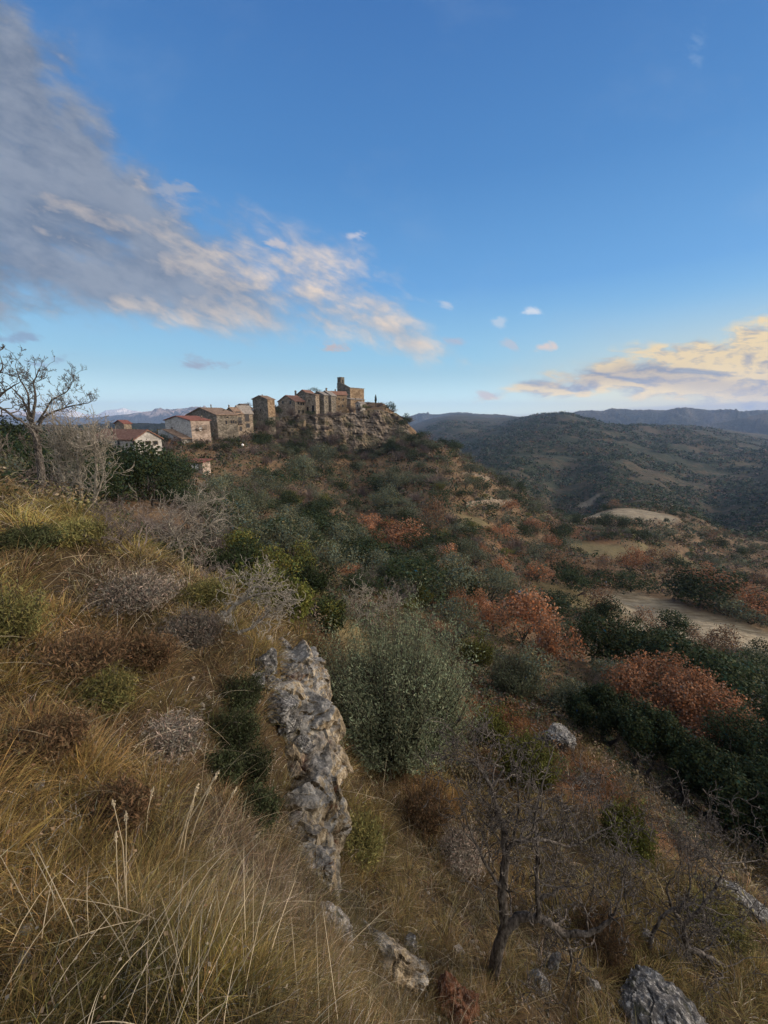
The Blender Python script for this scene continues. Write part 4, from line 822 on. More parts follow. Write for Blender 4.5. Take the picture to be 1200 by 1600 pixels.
def outcrop():
    """the crumbling conglomerate nose of the bank: big broken blocks fused in one mass"""
    path = [(448, 1062, 64), (454, 1110, 72), (458, 1160, 74), (464, 1215, 70), (470, 1270, 62), (475, 1318, 50), (480, 1352, 34)]
    Ps = np.array([hit(a, b_) for a, b_, c in path]); rs = np.array([c * pxd(P) / FPX for (a, b_, c), P in zip(path, Ps)])
    Vs, Fs, o = [], [], 0
    for i, (P, r_) in enumerate(zip(Ps, rs)):
        for j in range(2):
            rng = np.random.default_rng(100 + i * 2 + j); V, F = rock_shape(200 + i * 2 + j, cuts=26, rough=.075); nx = Ps[min(i + 1, len(Ps) - 1)] - Ps[max(i - 1, 0)]; ang = math.atan2(nx[1], nx[0])
            V = V * [r_ * 1.6 * rng.uniform(.85, 1.1), r_ * rng.uniform(1.2, 1.5), r_ * rng.uniform(1.0, 1.3)]; R = np.array(Matrix.Rotation(ang + rng.uniform(-.3, .3), 3, 'Z') @ Matrix.Rotation(rng.uniform(-.35, .35), 3, 'X'))
            V = V @ R.T + P + [rng.uniform(-.15, .15) * r_, rng.uniform(-.2, .2) * r_, -.30 * r_]
            Vs.append(V); Fs.append(F + o); o += len(V)
    S = np.concatenate(Vs); led = perlin(np.round((S[:, 2] + .25 * perlin(S[:, 0] * 2, S[:, 1] * 2)) * 7) * 3.1, S[:, 0] * 1.5, S[:, 1] * 1.5); S[:, 0] += .012 * led; S[:, 1] -= .012 * led
    S += .009 * np.stack([perlin(S[:, 0] * 22, S[:, 1] * 16, S[:, 2] * 16 + q) for q in (0, 7, 13)], 1)
    tag(mk('rock_outcrop', S, np.concatenate(Fs), R_CONG), 'crumbling conglomerate outcrop with a rusty mossy top at the edge of the grassy bank', 'rock outcrop')
    return Ps, rs
OUT = outcrop()
rg = 'lichened grey blocks lying on the outcrop'
_oc = lambda px, py, dz: (lambda P: P + np.array([0, 0, dz]))(hit(px, py))
for i, (px, py, w_, h_, m_, lb) in enumerate([(416, 1052, 54, 56, R_GREY, 'jagged grey block at the top left corner of the outcrop'), (405, 1080, 30, 26, R_GREY, 'small grey block below the jagged corner block'), (436, 1112, 80, 44, R_GREY, 'broad flat grey slab across the upper outcrop'), (400, 1090, 22, 18, R_PALE, 'little pale stone at the left edge of the outcrop'), (450, 1146, 58, 46, R_GREY, 'grey cracked block under the flat slab'), (470, 1182, 60, 52, R_GREY, 'rough speckled block on the right flank of the outcrop'), (430, 1082, 40, 28, R_GREY, 'grey stone wedged behind the flat slab'), (470, 1068, 44, 28, R_CONG, 'rust-stained stone on the crest of the outcrop')]):
    rock('block', lb, px, py, w_, h_, m_, 40 + i, .9, i * 1.3, (.2 * math.sin(i), .2), 0, group=rg, at_=_oc(px, py + 10, .22), hi=i < 6)
rock('stone', 'pale stone behind the outcrop, left of its grey neighbour', 419, 1001, 20, 18, R_PALE, 60, hi=False); rock('boulder', 'grey squarish boulder just behind the outcrop', 441, 1020, 32, 36, R_GREY, 61)
rock('boulder', 'large grey lichened boulder in the ravine left of the big rust oak', 874, 1168, 62, 46, R_GREY, 62, .8, .4, (0, .35), .35); rock('stone', 'small pale stone beside the ravine boulder', 843, 1158, 16, 14, R_PALE, 63, hi=False)
rock('stone', 'grey stone above the ravine boulder', 882, 1115, 14, 12, R_GREY, 64, hi=False)
rock('ledge', 'long lichened rock ledge at the right frame edge under the dark oaks', 1165, 1425, 150, 44, R_GREY, 65, .5, -.2, (0, .62), .05)
rock('boulder', 'dark angular boulder at the bottom right, largest of the slope', 1045, 1612, 150, 90, R_GREY, 66, .9, .3, (.1, .3), .0)
rock('boulder', 'narrow upright stone under the leafless tree, right of its trunk', 862, 1520, 26, 60, R_GREY, 67, .8, .3, (0, .5), .1)
rock('boulder', 'grey stone leaning under the twigs of the leafless tree', 838, 1535, 50, 26, R_GREY, 68, .8, 0)
rock('rock_shelf', 'whitish broken rock shelf below the outcrop', 520, 1450, 110, 60, R_PALE, 69, .6, -.3, (0, .5), -.1)
rock('rock_shelf', 'low grey rock shelf crusted with debris at bottom centre', 600, 1500, 200, 110, R_CONG, 70, .6, -.2, (0, .35), -.22)
rock('boulder', 'boulder crusted with rust-brown moss at the bottom edge', 700, 1580, 150, 130, rock_mat('rusty_mossy_rock', [(.35, (.04, .02, .012)), (.5, (.14, .06, .03)), (.65, (.24, .12, .07))], .15, 9, (.05, .04, .02)), 71, .8, .4, (0, .2), -.12)
rock('stone', 'pale yellowish stone under the grass lip near the dead bush', 352, 968, 40, 22, R_PALE, 72, .8, 0, (0, .6)); rock('stone', 'dark stone hidden right of the outcrop by the olive', 535, 1075, 30, 34, R_GREY, 73, hi=False)
for i, (px, py, s_, lb) in enumerate([(62, 1236, 24, 'pale stone showing through the grass at left'), (40, 1462, 22, 'small pale stone low in the grass near the left edge'), (38, 1508, 26, 'grey-white stone just above the bottom left corner'), (716, 1492, 22, 'white pebble beside the trunk foot'), (640, 1480, 26, 'white broken stone on the crusted shelf'), (1010, 1470, 22, 'pale stone on the right slope between the leafless trees'), (925, 1545, 24, 'pale stone at the foot of the dark angular boulder')]):
    rock('stone', lb, px, py, s_, s_ * .7, R_PALE, 80 + i, hi=False, lift=.45)
# pebbles and crumbs, past counting
def pebbles():
    rng = np.random.default_rng(8); Vs, Fs, Cs, o = [], [], [], 0; V0, F0 = ico(1)
    zones = [(600, 1490, 130, 60, 900), (470, 1390, 60, 60, 300), (760, 1540, 120, 50, 500), (450, 1230, 40, 140, 500), (900, 1500, 200, 80, 350), (840, 1130, 60, 30, 100), (330, 1300, 130, 120, 120)]
    for cx, cy, sx, sy, n_ in zones:
        px = rng.normal(cx, sx * .6, 40); py = rng.normal(cy, sy * .6, 40); H_ = [hit(a, b_) for a, b_ in zip(px, py)]
        for i in range(n_):
            P = H_[i % 40]; d = pxd(P); q = P[:2] + rng.normal(size=2) * .09 * d; r_ = d * rng.uniform(.0015, .0055) * rng.uniform(.5, 1.3); 
            Vs.append(V0 * (r_ * rng.uniform(.5, 1.2, 3)) + rng.normal(size=V0.shape) * r_ * .12 + [q[0], q[1], 0]); Fs.append(F0 + o); o += len(V0); Cs.append(np.tile(np.array([.26, .235, .2]) * rng.uniform(.3, 1.15), (len(V0), 1)))
    V = np.concatenate(Vs); k = np.repeat(np.arange(len(Vs)), len(V0)); cx = V.reshape(-1, len(V0), 3)[:, :, :2].mean(1); V[:, 2] += H(cx[:, 0], cx[:, 1])[k] + .01
    tag(mk('pebbles', V, np.concatenate(Fs), M['scrub'], col=np.concatenate(Cs)), 'loose pebbles and crumbs of rock spilled below the outcrop', 'pebbles', kind='stuff')
pebbles()

# ------------------------------------------------------------------ near trees
def limb(pts, Y, r0, r1):
    """pts: (px, py[, dY]); a limb drawn through those places at distance Y"""
    P = np.array([at(q[0], q[1], Y + (q[2] if len(q) > 2 else 0)) for q in pts]); n_ = len(P) * 4; t = np.linspace(0, len(P) - 1, n_)
    Q = np.array([np.interp(t, range(len(P)), P[:, j]) for j in range(3)]).T
    Q[1:-1] = (Q[:-2] + Q[1:-1] * 2 + Q[2:]) / 4; Q += np.random.default_rng(abs(int(pts[0][0])) + 1).normal(size=Q.shape) * min(r0, r1 + .006) * .35; return Q, np.linspace(r0, r1, n_)
def bare_tree(name, label, base, limbs, bark, twigs, seed, tl=.5, tr=.006, lvl=2, Y=3.5, kids=3, wob=.4, up=.05, minr=.0018, group=None, cat='tree', ang=.9):
    rng = np.random.default_rng(seed); B = hit(*base) if len(base) == 2 else at(*base); t = empty(name, B); tag(t, label, cat, group)
    L = [limb(*l) for l in limbs]; tr_ = []; V, F = tubes([(P - B, R) for P, R in L], 8); mk('trunk', V, F, bark, t, smooth=True)
    tot = [np.linalg.norm(np.diff(P, axis=0), axis=1).sum() for P, R in L]; out = []
    for (P, R), l_ in zip(L, tot):
        for c in range(max(2, int(twigs * l_ / sum(tot)))):
            i = int(len(P) * (.22 + .78 * rng.random() ** .8)) - 1; i = min(max(i, 1), len(P) - 2); dd = unit(P[i + 1] - P[i]); side = unit(np.cross(dd, rng.normal(size=3))); a = ang * rng.uniform(.6, 1.3)
            grow(rng, P[i] - B, dd * math.cos(a) + side * math.sin(a) + [0, 0, up], tl * rng.uniform(.5, 1.3), min(R[i] * .6, tr), lvl, out, kids, wob, up, .55, minr, ang)
        grow(rng, P[-1] - B, P[-1] - P[-2], tl, min(R[-1], tr), lvl, out, kids, wob, up, .55, minr, ang)
    V, F = tubes(out, 4); mk('twigs', V, F, bark, t, smooth=True); return t
D_ = M['bark']; Pb = M['pale']
greyb = bark_mat('grey_lichened_bark', (.018, .015, .012), (.20, .18, .16), 30)
y0 = hit(772, 1525)[1]
bare_tree('leafless_almond_tree', 'leafless gnarled tree with a dark leaning trunk at the bottom centre right', (772, 1525), [
  ([(770, 1545), (774, 1495), (790, 1450), (784, 1400, .1), (789, 1340, .2), (790, 1300, .3), (776, 1262, .35), (768, 1230, .4), (752, 1203, .5), (738, 1192, .5)], y0, .072, .010),
  ([(786, 1455), (812, 1432), (850, 1436, -.1), (882, 1458, -.1), (920, 1460, -.2), (952, 1440, -.2), (962, 1425, -.2)], y0, .058, .010),
  ([(785, 1352, .2), (800, 1315, .2), (850, 1311, .3), (892, 1325, .4), (945, 1296, .5)], y0, .030, .007), ([(842, 1436, -.1), (838, 1380, 0), (840, 1320, .1), (836, 1270, .2), (850, 1215, .3)], y0, .028, .007),
  ([(838, 1405), (862, 1398), (880, 1385)], y0, .024, .01), ([(784, 1390, .1), (758, 1350, .1), (735, 1300, .2), (722, 1260, .3)], y0, .02, .006), ([(768, 1232, .4), (790, 1200, .5), (775, 1195, .5)], y0, .014, .006), ([(885, 1458, -.1), (893, 1500, -.2), (885, 1540, -.3)], y0, .02, .006), ([(800, 1318, .2), (812, 1260, .3), (805, 1200, .4)], y0, .016, .005)],
  greyb, 62, 31, tl=.68, tr=.014, minr=.0036, kids=3, wob=.34, lvl=3, ang=.8)
y1 = hit(1065, 1500)[1]
bare_tree('leafless_almond_tree', 'second leafless crooked tree, further right on the slope', (1068, 1500), [
  ([(1085, 1530), (1072, 1485), (1068, 1445), (1050, 1420, .1), (1040, 1385, .2)], y1, .055, .012), ([(1072, 1480), (1115, 1498), (1150, 1520), (1200, 1560)], y1, .04, .012), ([(1068, 1445), (1100, 1415), (1130, 1370, .2), (1095, 1330, .3)], y1, .028, .008), ([(1012, 1500), (1018, 1460), (1040, 1425), (1085, 1410), (1130, 1430)], y1, .032, .008), ([(1060, 1425), (1080, 1390), (1075, 1340, .2)], y1, .02, .006), ([(1125, 1350), (1180, 1345, .2)], y1, .012, .005)],
  greyb, 46, 32, tl=.78, tr=.014, minr=.0042, lvl=3, wob=.34, ang=.8)
y2 = 9.5
bare_tree('thorn_thicket', 'thin grey leafless thicket on the crest between the two crooked trees', (960, 1290), [([(955, 1300), (950, 1260), (945, 1230)], hit(955, 1300)[1], .012, .005), ([(965, 1300), (980, 1260), (995, 1220)], hit(965, 1300)[1], .012, .005), ([(930, 1310), (925, 1260), (915, 1215)], hit(930, 1310)[1], .012, .005)], greyb, 40, 33, tl=.6, tr=.008, minr=.004, cat='shrub')
bare_tree('thorn_thicket', 'grey leafless thicket right of the crest thicket, before the dark oaks', (1090, 1370), [([(1085, 1380), (1090, 1340), (1105, 1290)], hit(1085, 1380)[1], .012, .005), ([(1070, 1380), (1060, 1330), (1065, 1300)], hit(1070, 1380)[1], .012, .005)], greyb, 30, 34, tl=.6, tr=.008, minr=.004, cat='shrub')
bare_tree('thorn_thicket', 'dense leafless thicket behind the gnarled tree on the slope', (870, 1400), [([(870, 1420), (865, 1370), (870, 1320)], hit(870, 1420)[1], .012, .005), ([(920, 1420), (930, 1370), (925, 1330)], hit(920, 1420)[1], .012, .005), ([(980, 1430), (975, 1380), (985, 1330)], hit(980, 1430)[1], .012, .005)], greyb, 34, 35, tl=.6, tr=.01, minr=.0045, cat='shrub')
bare_tree('leafless_tree', 'bare dark tree rising above the skyline at the left edge', (66, 760, 15), [
  ([(68, 775), (62, 725), (58, 690), (50, 662), (46, 645)], 15, .14, .07), ([(56, 680), (66, 652), (90, 641), (112, 634), (136, 630)], 15, .055, .012), ([(50, 660), (56, 620), (52, 598), (62, 576)], 15, .05, .012), ([(47, 648), (34, 622), (14, 602)], 15, .05, .012), ([(46, 645), (44, 615), (30, 590), (24, 572)], 15, .04, .01), ([(60, 660), (80, 625), (105, 612), (112, 600)], 15, .035, .01)], greyb, 64, 36, tl=.55, tr=.014, lvl=3, minr=.005, wob=.3, up=.15)
bare_tree('leafless_tree', 'bare tree with a long pale slanting bough cut by the left frame edge', (-30, 760, 13), [([(-25, 780), (-15, 700), (-20, 640), (-10, 590)], 13, .12, .04), ([(-16, 630), (0, 637), (30, 655), (54, 674), (60, 700)], 13, .04, .03), ([(-18, 640), (8, 610), (30, 598)], 13, .04, .012), ([(-15, 600), (5, 575), (2, 562)], 13, .03, .01)], greyb, 24, 37, tl=.55, tr=.025, lvl=3, minr=.007, wob=.3, up=.12)
for i, (pts, lb) in enumerate([([(118, 812), (108, 770), (95, 735), (86, 700), (92, 680)], 'leftmost of the slim pale leaning stems behind the bank'), ([(128, 812), (126, 760), (122, 720), (120, 685)], 'second slim pale stem behind the bank, nearly upright'), ([(141, 812), (148, 780), (150, 735), (148, 695)], 'rightmost slim pale stem behind the bank, bent at mid height')]):
    bare_tree('pale_stemmed_tree', lb, (pts[0][0], pts[0][1] + 8, 11), [(pts, 11, .06, .02), ([pts[1], (pts[1][0] + (-22 if i % 2 else 14), pts[1][1] - 34), (pts[1][0] + (-26 if i % 2 else 12), pts[1][1] - 70)], 11, .03, .01)], Pb, 34, 38 + i, tl=.9, tr=.02, lvl=2, minr=.005, up=.2)
yw = 11.5
bare_tree('pale_forked_tree', 'small whitish forked tree standing in the thicket right of the pale stems', (283, 900, yw), [([(283, 905), (284, 880), (285, 857), (274, 840), (270, 830)], yw, .055, .025), ([(285, 857), (300, 842), (324, 824), (335, 815)], yw, .035, .015), ([(274, 836), (290, 815), (303, 805), (310, 780)], yw, .03, .012), ([(272, 838), (262, 815), (250, 800)], yw, .02, .01)], Pb, 70, 42, tl=.8, tr=.018, lvl=2, minr=.005)
yd = hit(360, 985)[1] - .3
bare_tree('dead_bush', 'fallen silvery dead bush lying across the lip of the bank', (350, 965), [([(352, 962), (368, 945), (395, 930), (430, 926), (452, 936)], yd, .028, .006), ([(372, 988), (392, 982), (412, 966), (420, 950)], yd, .022, .006), ([(380, 938), (395, 915), (425, 918)], yd, .015, .004)], Pb, 55, 43, tl=.35, tr=.008, minr=.003, cat='bush')
ye = hit(570, 985)[1]
bare_tree('dead_bush', 'small bleached dead bush behind the top of the big grey olive', (560, 980), [([(556, 985), (560, 960), (545, 935)], ye, .03, .01), ([(560, 965), (590, 950), (615, 945)], ye, .03, .01), ([(560, 970), (575, 940), (572, 925)], ye, .02, .01)], Pb, 40, 44, tl=.9, tr=.016, minr=.008, cat='bush')

def shoot_bush(name, label, px, py, wpx, hpx, m, seed, nshoot=850, per=34, leaf=.035, asp=4.5, cat='olive tree', group=None, P=None, upw=.55, tw=None, low=.1):
    """dense bush of upright leafy shoots"""
    rng = np.random.default_rng(seed); P = hit(px, py) if P is None else P; d = pxd(P); h = hpx / FPX * d; w_ = wpx / FPX * d / 2
    t = empty(name, P, 0); tag(t, label, cat, group)
    a = rng.uniform(0, 6.283, nshoot); el_ = np.arcsin(rng.uniform(-.15, 1, nshoot)); E_ = np.stack([np.cos(a) * np.cos(el_) * w_, np.sin(a) * np.cos(el_) * w_, h * (.40 + .52 * np.sin(el_))], 1) * (1 + .30 * perlin(np.cos(a) * 1.6 + seed, np.sin(a) * 2, el_ * 2))[:, None] * rng.uniform(.62, 1.06, nshoot)[:, None]
    S = np.stack([rng.normal(size=nshoot) * w_ * .12, rng.normal(size=nshoot) * w_ * .12, rng.uniform(0, .25, nshoot) * h], 1)
    Mid = S * .45 + E_ * .55 + np.stack([E_[:, 0] * .22, E_[:, 1] * .22, -h * .06 + 0 * a], 1); E_ = E_ + np.stack([0 * a, 0 * a, rng.random(nshoot) ** 2 * h * .12], 1)
    tt = rng.uniform(.42, 1, (nshoot, per)); tt.sort(1); q = tt[..., None]; C = (1 - q) ** 2 * S[:, None] + 2 * q * (1 - q) * Mid[:, None] + q * q * E_[:, None]; T = unit(2 * (1 - q) * (Mid - S)[:, None] + 2 * q * (E_ - Mid)[:, None])
    C = C.reshape(-1, 3) + rng.normal(size=(nshoot * per, 3)) * leaf * .8; T = T.reshape(-1, 3); td = unit(T * .6 + rng.normal(size=T.shape) * .75 + [0, 0, upw * .5]); Nn = unit(np.cross(td, rng.normal(size=td.shape)))
    V, F = leaf_quads(C, Nn, leaf, asp, rng, td); ct = 1 + .5 * perlin(C[:, 0] * 1.4 + seed, C[:, 1] * 1.4, C[:, 2] * 1.4) + np.repeat(rng.uniform(-.3, .3, nshoot), per) + rng.uniform(-.3, .3, len(C)); ct = np.clip(ct, .3, 2)
    mk('crown', V, F, m, t, col=np.repeat(np.stack([ct * rng.uniform(.85, 1.15, len(C)), ct, ct * .95], 1), 4, 0))
    out = []
    for i in range(0, nshoot, 2):
        qq = np.linspace(0, 1, 6)[:, None]; out.append(((1 - qq) ** 2 * S[i] + 2 * qq * (1 - qq) * Mid[i] + qq * qq * E_[i], np.linspace(.012, .002, 6) * d / 9))
    for i in range(5): out.append((np.array([[rng.normal() * .03 * w_, rng.normal() * .03 * w_, -.1 * h], [rng.normal() * .08 * w_, rng.normal() * .08 * w_, h * .2], [rng.normal() * .15 * w_, rng.normal() * .15 * w_, h * .45]]), np.array([.035, .025, .015]) * w_))
    V, F = tubes(out, 4); mk('trunk', V, F, D_, t, smooth=True); return t
shoot_bush('olive_tree', 'big bushy grey-green olive standing in the centre just beyond the outcrop', 622, 1186, 238, 272, M['olive_near'], 5, nshoot=1900, per=46, leaf=.068, asp=3.4)
shoot_bush('juniper_shrub', 'yellow green shrub on the slope right of the big olive', 765, 1165, 56, 64, M['yellow'], 6, 260, 30, .09, 3, 'shrub')
shoot_bush('juniper_shrub', 'broad yellow green shrub left of the ravine boulder', 822, 1222, 92, 84, M['yellow'], 7, 420, 32, .08, 3, 'shrub')
shoot_bush('juniper_shrub', 'yellow green shrub on the crest against the black ravine', 975, 1330, 74, 80, M['yellow'], 8, 320, 32, .07, 3, 'shrub')
for i, (a, b_, w__, h__, m__, lb) in enumerate([(395, 945, 80, 66, 'yellow', 'olive green bush right behind the lip of the bank'), (455, 965, 70, 60, 'yellow', 'olive green bush above the boulder behind the outcrop'), (510, 985, 66, 56, 'holm', 'dark bush left of the top of the big olive'), (350, 915, 70, 60, 'holm', 'dark bush behind the bank below the whitish forked tree'), (480, 930, 80, 60, 'holm', 'dark bush among the olive green ones beyond the bank'), (745, 1040, 60, 54, 'yellow', 'green bush right of the big olive')]):
    shoot_bush('dense_shrub', lb, a, b_, w__, h__, M[m__], 60 + i, 260, 26, .10, 2.2, 'shrub')
shoot_bush('olive_tree', 'dim grey-green olive bush behind the yellow green shrubs', 800, 1085, 76, 76, M['olive'], 9, 420, 30, .11, 3.4, 'olive tree')
shoot_bush('olive_tree', 'grey-green olive bush above the ravine boulder', 890, 1120, 60, 60, M['olive'], 10, 320, 30, .11, 3.4, 'olive tree')
ROS = leaf_mat('dark_rosemary', (.045, .055, .028))
for i, (a, b_, w__, h__, lb) in enumerate([(378, 1110, 70, 60, 'uppermost dark low bush hugging the left side of the outcrop'), (365, 1165, 90, 70, 'middle dark low bush left of the outcrop'), (385, 1225, 80, 70, 'dark low bush against the waist of the outcrop'), (400, 1290, 76, 60, 'lowest dark low bush left of the outcrop'), (350, 1220, 60, 50, 'small dark low bush farthest left of the outcrop')]):
    shoot_bush('rosemary_bush', lb, a, b_, w__, h__, ROS, 11 + i, 300, 24, .028, 3, 'bush', group='dark low bushes beside the outcrop')
for i, (a, b_, Y_, w__, h__, m__, lb) in enumerate([(185, 900, 13, 100, 84, 'holm', 'dark bush behind the bank under the pale stems'), (245, 930, 13, 110, 80, 'holm', 'dark bush behind the bank below the pale forked tree'), (320, 950, 13, 100, 80, 'holm', 'dark bush behind the bank near the fallen dead bush'), (385, 965, 12.5, 90, 76, 'holm', 'dark bush beyond the fallen dead bush'), (130, 880, 14, 100, 90, 'holm', 'dark bush behind the bank crest at left')]):
    P_ = at(a, b_, Y_); P_[2] = Hs(P_[0], P_[1]); shoot_bush('dense_shrub', lb, a, b_, w__, h__, M[m__], 90 + i, 380, 26, .11, 2.0, 'shrub', P=P_)
DRY = [leaf_mat('dry_brown_scrub', (.13, .085, .05)), leaf_mat('dry_grey_scrub', (.20, .17, .145)), leaf_mat('olive_broom', (.15, .14, .055)), leaf_mat('dark_green_scrub', (.05, .058, .028))]
for i, (a, b_, w__, h__, m__, lb) in enumerate([
  (120, 1060, 150, 80, 0, 'dark brown dry bush in the middle of the left bank'), (215, 950, 130, 60, 1, 'silvery grey dry brush on the upper bank'), (300, 1010, 110, 60, 1, 'grey dry brush near the lip of the bank'), (15, 1010, 110, 110, 2, 'tall golden-olive broom cut by the left frame edge'),
  (165, 1110, 90, 60, 2, 'olive-yellow broom below the dark brown bush'), (120, 845, 90, 34, 2, 'yellow-olive broom on the bank crest at upper left'), (40, 860, 90, 40, 3, 'dark green low scrub on the upper left bank'), (325, 945, 70, 40, 2, 'yellow broom tuft at the very lip of the bank'),
  (230, 1040, 90, 50, 0, 'rusty brown dry bush right of the dark brown one'), (70, 1180, 120, 46, 0, 'low brown scrub under the golden-olive broom'), (260, 1180, 110, 50, 1, 'pinkish grey dry brush left of the dark low bushes'), (180, 1290, 110, 50, 0, 'brown matted bush above the three tall stalks'),
  (660, 1290, 90, 70, 0, 'rust-brown dry bush on the slope under the big olive'), (720, 1350, 80, 56, 1, 'grey dry brush beside the top of the gnarled tree'), (560, 1330, 90, 60, 2, 'olive dry broom right of the foot of the outcrop'), (1120, 1460, 90, 40, 2, 'olive tussocky broom under the second leafless tree'), (940, 1480, 100, 50, 0, 'brown dry bush between the two crooked trees')]):
    shoot_bush('dry_bush', lb, a, b_, w__, h__, DRY[m__], 120 + i, 330, 24, .022 + .006 * (hit(a, b_)[1]), 5.5, 'bush')
def near_crown(kind, name, label, px, py, Y, hpx, wpx, seed, n_=16000, leaf=.10, asp=1.3, cat='oak tree', nl=16, group=None, flat=.55):
    P = at(px, py, Y); P[2] = Hs(P[0], P[1]); d = pxd(P); topz = at(px, py - hpx, Y)[2]; h = max(topz - P[2], 2.5); w_ = wpx / FPX * d / 2; rng = np.random.default_rng(seed)
    t = empty(name, P, 0); tag(t, label, cat, group); L = lobes_for(rng, nl, 1.0, 1.0); L[:, 0] *= 1.05; L[:, 1] *= 1.05; L[:, 3] *= .85; L[:, 2] = 1 - (1 - L[:, 2]) * flat
    # thick crown in the upper part of the tree
    V, F, C = crown(rng, n_, L * 1.0, 1, asp, outer=.2, var=.6); ctr = V.reshape(-1, 4, 3).mean(1); off = V.reshape(-1, 4, 3) - ctr[:, None]; V = ctr * [w_, w_, h * .97]
    V = (V[:, None] + off * leaf).reshape(-1, 3); mk('crown', V, F, M[kind], t, col=C)
    out = []
    for s in range(3): grow(rng, (rng.normal() * .1, rng.normal() * .1, -.4), (rng.normal() * .35, rng.normal() * .35, 1), h * .62, .11, 3, out, 4, .22, .1, .6, .008, .7, .4)
    V, F = tubes(out, 6); mk('trunk', V, F, D_, t, smooth=True); return t
near_crown('rust', 'rust_leaved_oak', 'largest rust-brown oak with a wide low crown, above the black ravine at right', 1030, 1230, 17, 170, 200, 3, 30000, .10)
for i, (px, py, Y, hp, wp, lb) in enumerate([(1165, 1330, 13, 185, 150, 'nearest dark holm oak filling the right frame edge'), (1080, 1290, 15, 120, 130, 'dark holm oak under the largest rust oak'), (1220, 1250, 17, 150, 130, 'dark holm oak cut by the right frame edge above the nearest one'), (1150, 1210, 21, 120, 130, 'dark holm oak behind the right side of the largest rust oak'), (930, 1250, 15, 70, 110, 'low dark oak scrub left of the ravine trunks'), (1200, 1440, 9.5, 200, 130, 'lowest dark holm oak at the right frame edge'), (1120, 1380, 10.5, 160, 130, 'dark holm oak rising straight behind the slope crest'), (1050, 1330, 11.5, 150, 130, 'dark holm oak behind the crest thickets'), (985, 1280, 12.5, 105, 110, 'dark holm oak behind the crest shrub'), (1210, 1350, 11, 170, 120, 'dark holm oak wedged at the right frame edge below the rest')]):
    near_crown('holm', 'holm_oak', lb, px, py, Y, hp, wp, 20 + i, 22000, .09, 1.6, 'holm oak')

# ------------------------------------------------------------------ grass
GP = [  # px, py, radius px, colour, length factor
 (20,960,90,(.50,.39,.17),1.1),(60,1130,60,(.24,.17,.09),.9),(150,1080,50,(.36,.32,.10),1),(130,1000,80,(.20,.12,.065),.9),(300,950,60,(.44,.37,.15),1.1),(120,830,50,(.38,.34,.14),1),(40,800,60,(.34,.30,.15),1),(200,830,40,(.40,.34,.20),1),
 (210,930,80,(.33,.28,.23),1.2),(280,1010,70,(.34,.28,.21),1.3),(200,1130,60,(.27,.20,.16),.9),(60,1230,90,(.42,.31,.15),1),(40,1350,100,(.46,.34,.17),1),(150,1300,70,(.30,.25,.10),.9),(300,1180,60,(.27,.21,.14),.8),
 (360,1150,50,(.07,.085,.035),.7),(370,1350,70,(.33,.27,.23),1.2),(430,1500,80,(.32,.27,.15),.7),(280,1420,80,(.34,.29,.16),1),(120,1560,60,(.09,.10,.04),.8),(200,1520,50,(.12,.12,.045),.8),(60,1480,60,(.40,.30,.16),1),(330,1560,60,(.36,.31,.11),1),(430,1420,60,(.32,.27,.22),1.3),
 (580,1160,70,(.40,.33,.14),1),(620,1240,60,(.30,.24,.17),1),(560,1290,60,(.22,.19,.08),1),(670,1250,40,(.28,.15,.07),1),(690,1310,60,(.27,.23,.16),1),(640,1370,60,(.36,.31,.20),1),(520,1400,40,(.30,.27,.2),1),(740,1350,50,(.22,.15,.09),1),
 (740,1100,50,(.30,.13,.06),1),(800,1140,50,(.26,.12,.06),1),(900,1220,50,(.20,.09,.05),1),(760,1430,50,(.34,.29,.2),1),(950,1400,100,(.30,.26,.14),1),(1100,1480,90,(.32,.27,.16),.9),(1150,1560,80,(.26,.23,.13),.9),(850,1300,80,(.28,.24,.16),1),(480,1010,40,(.34,.28,.15),.7),(440,960,40,(.20,.15,.08),.6),(520,990,50,(.14,.10,.055),.6),(560,960,50,(.12,.085,.05),.6),(450,900,60,(.10,.075,.04),.6),(600,1550,80,(.20,.17,.11),.6)]
GPP = [(hit(a, b_), c * pxd(hit(a, b_)) / FPX * 1.25, np.array(col), l_) for a, b_, c, col, l_ in GP]
def patch_cols(x, y, rng):
    n_ = len(x); nz = fbm(x * .9, y * .9, 3., o=4); n2 = fbm(x * 2.3 + 9, y * 2.3, o=3)
    pal = np.array([(.30, .24, .14), (.36, .29, .20), (.20, .15, .09), (.24, .22, .10), (.30, .26, .22)]); i0 = np.clip(((nz + .6) * 3.2).astype(int), 0, 4); acc = pal[i0] * .35; wt = np.full(n_, .35); lf = np.full(n_, .35)
    for P, r_, c, l_ in GPP:
        g = np.exp(-((np.hypot(x - P[0], y - P[1]) * (1 + .35 * n2)) / r_) ** 2) * 1.6; acc += g[:, None] * c; wt += g; lf += g * l_
    return acc / wt[:, None], lf / wt
def slope_dir(x, y):
    e = .25; return unit(np.stack([H(x - e, y) - H(x + e, y), H(x, y - e) - H(x, y + e), np.zeros_like(x)], 1))
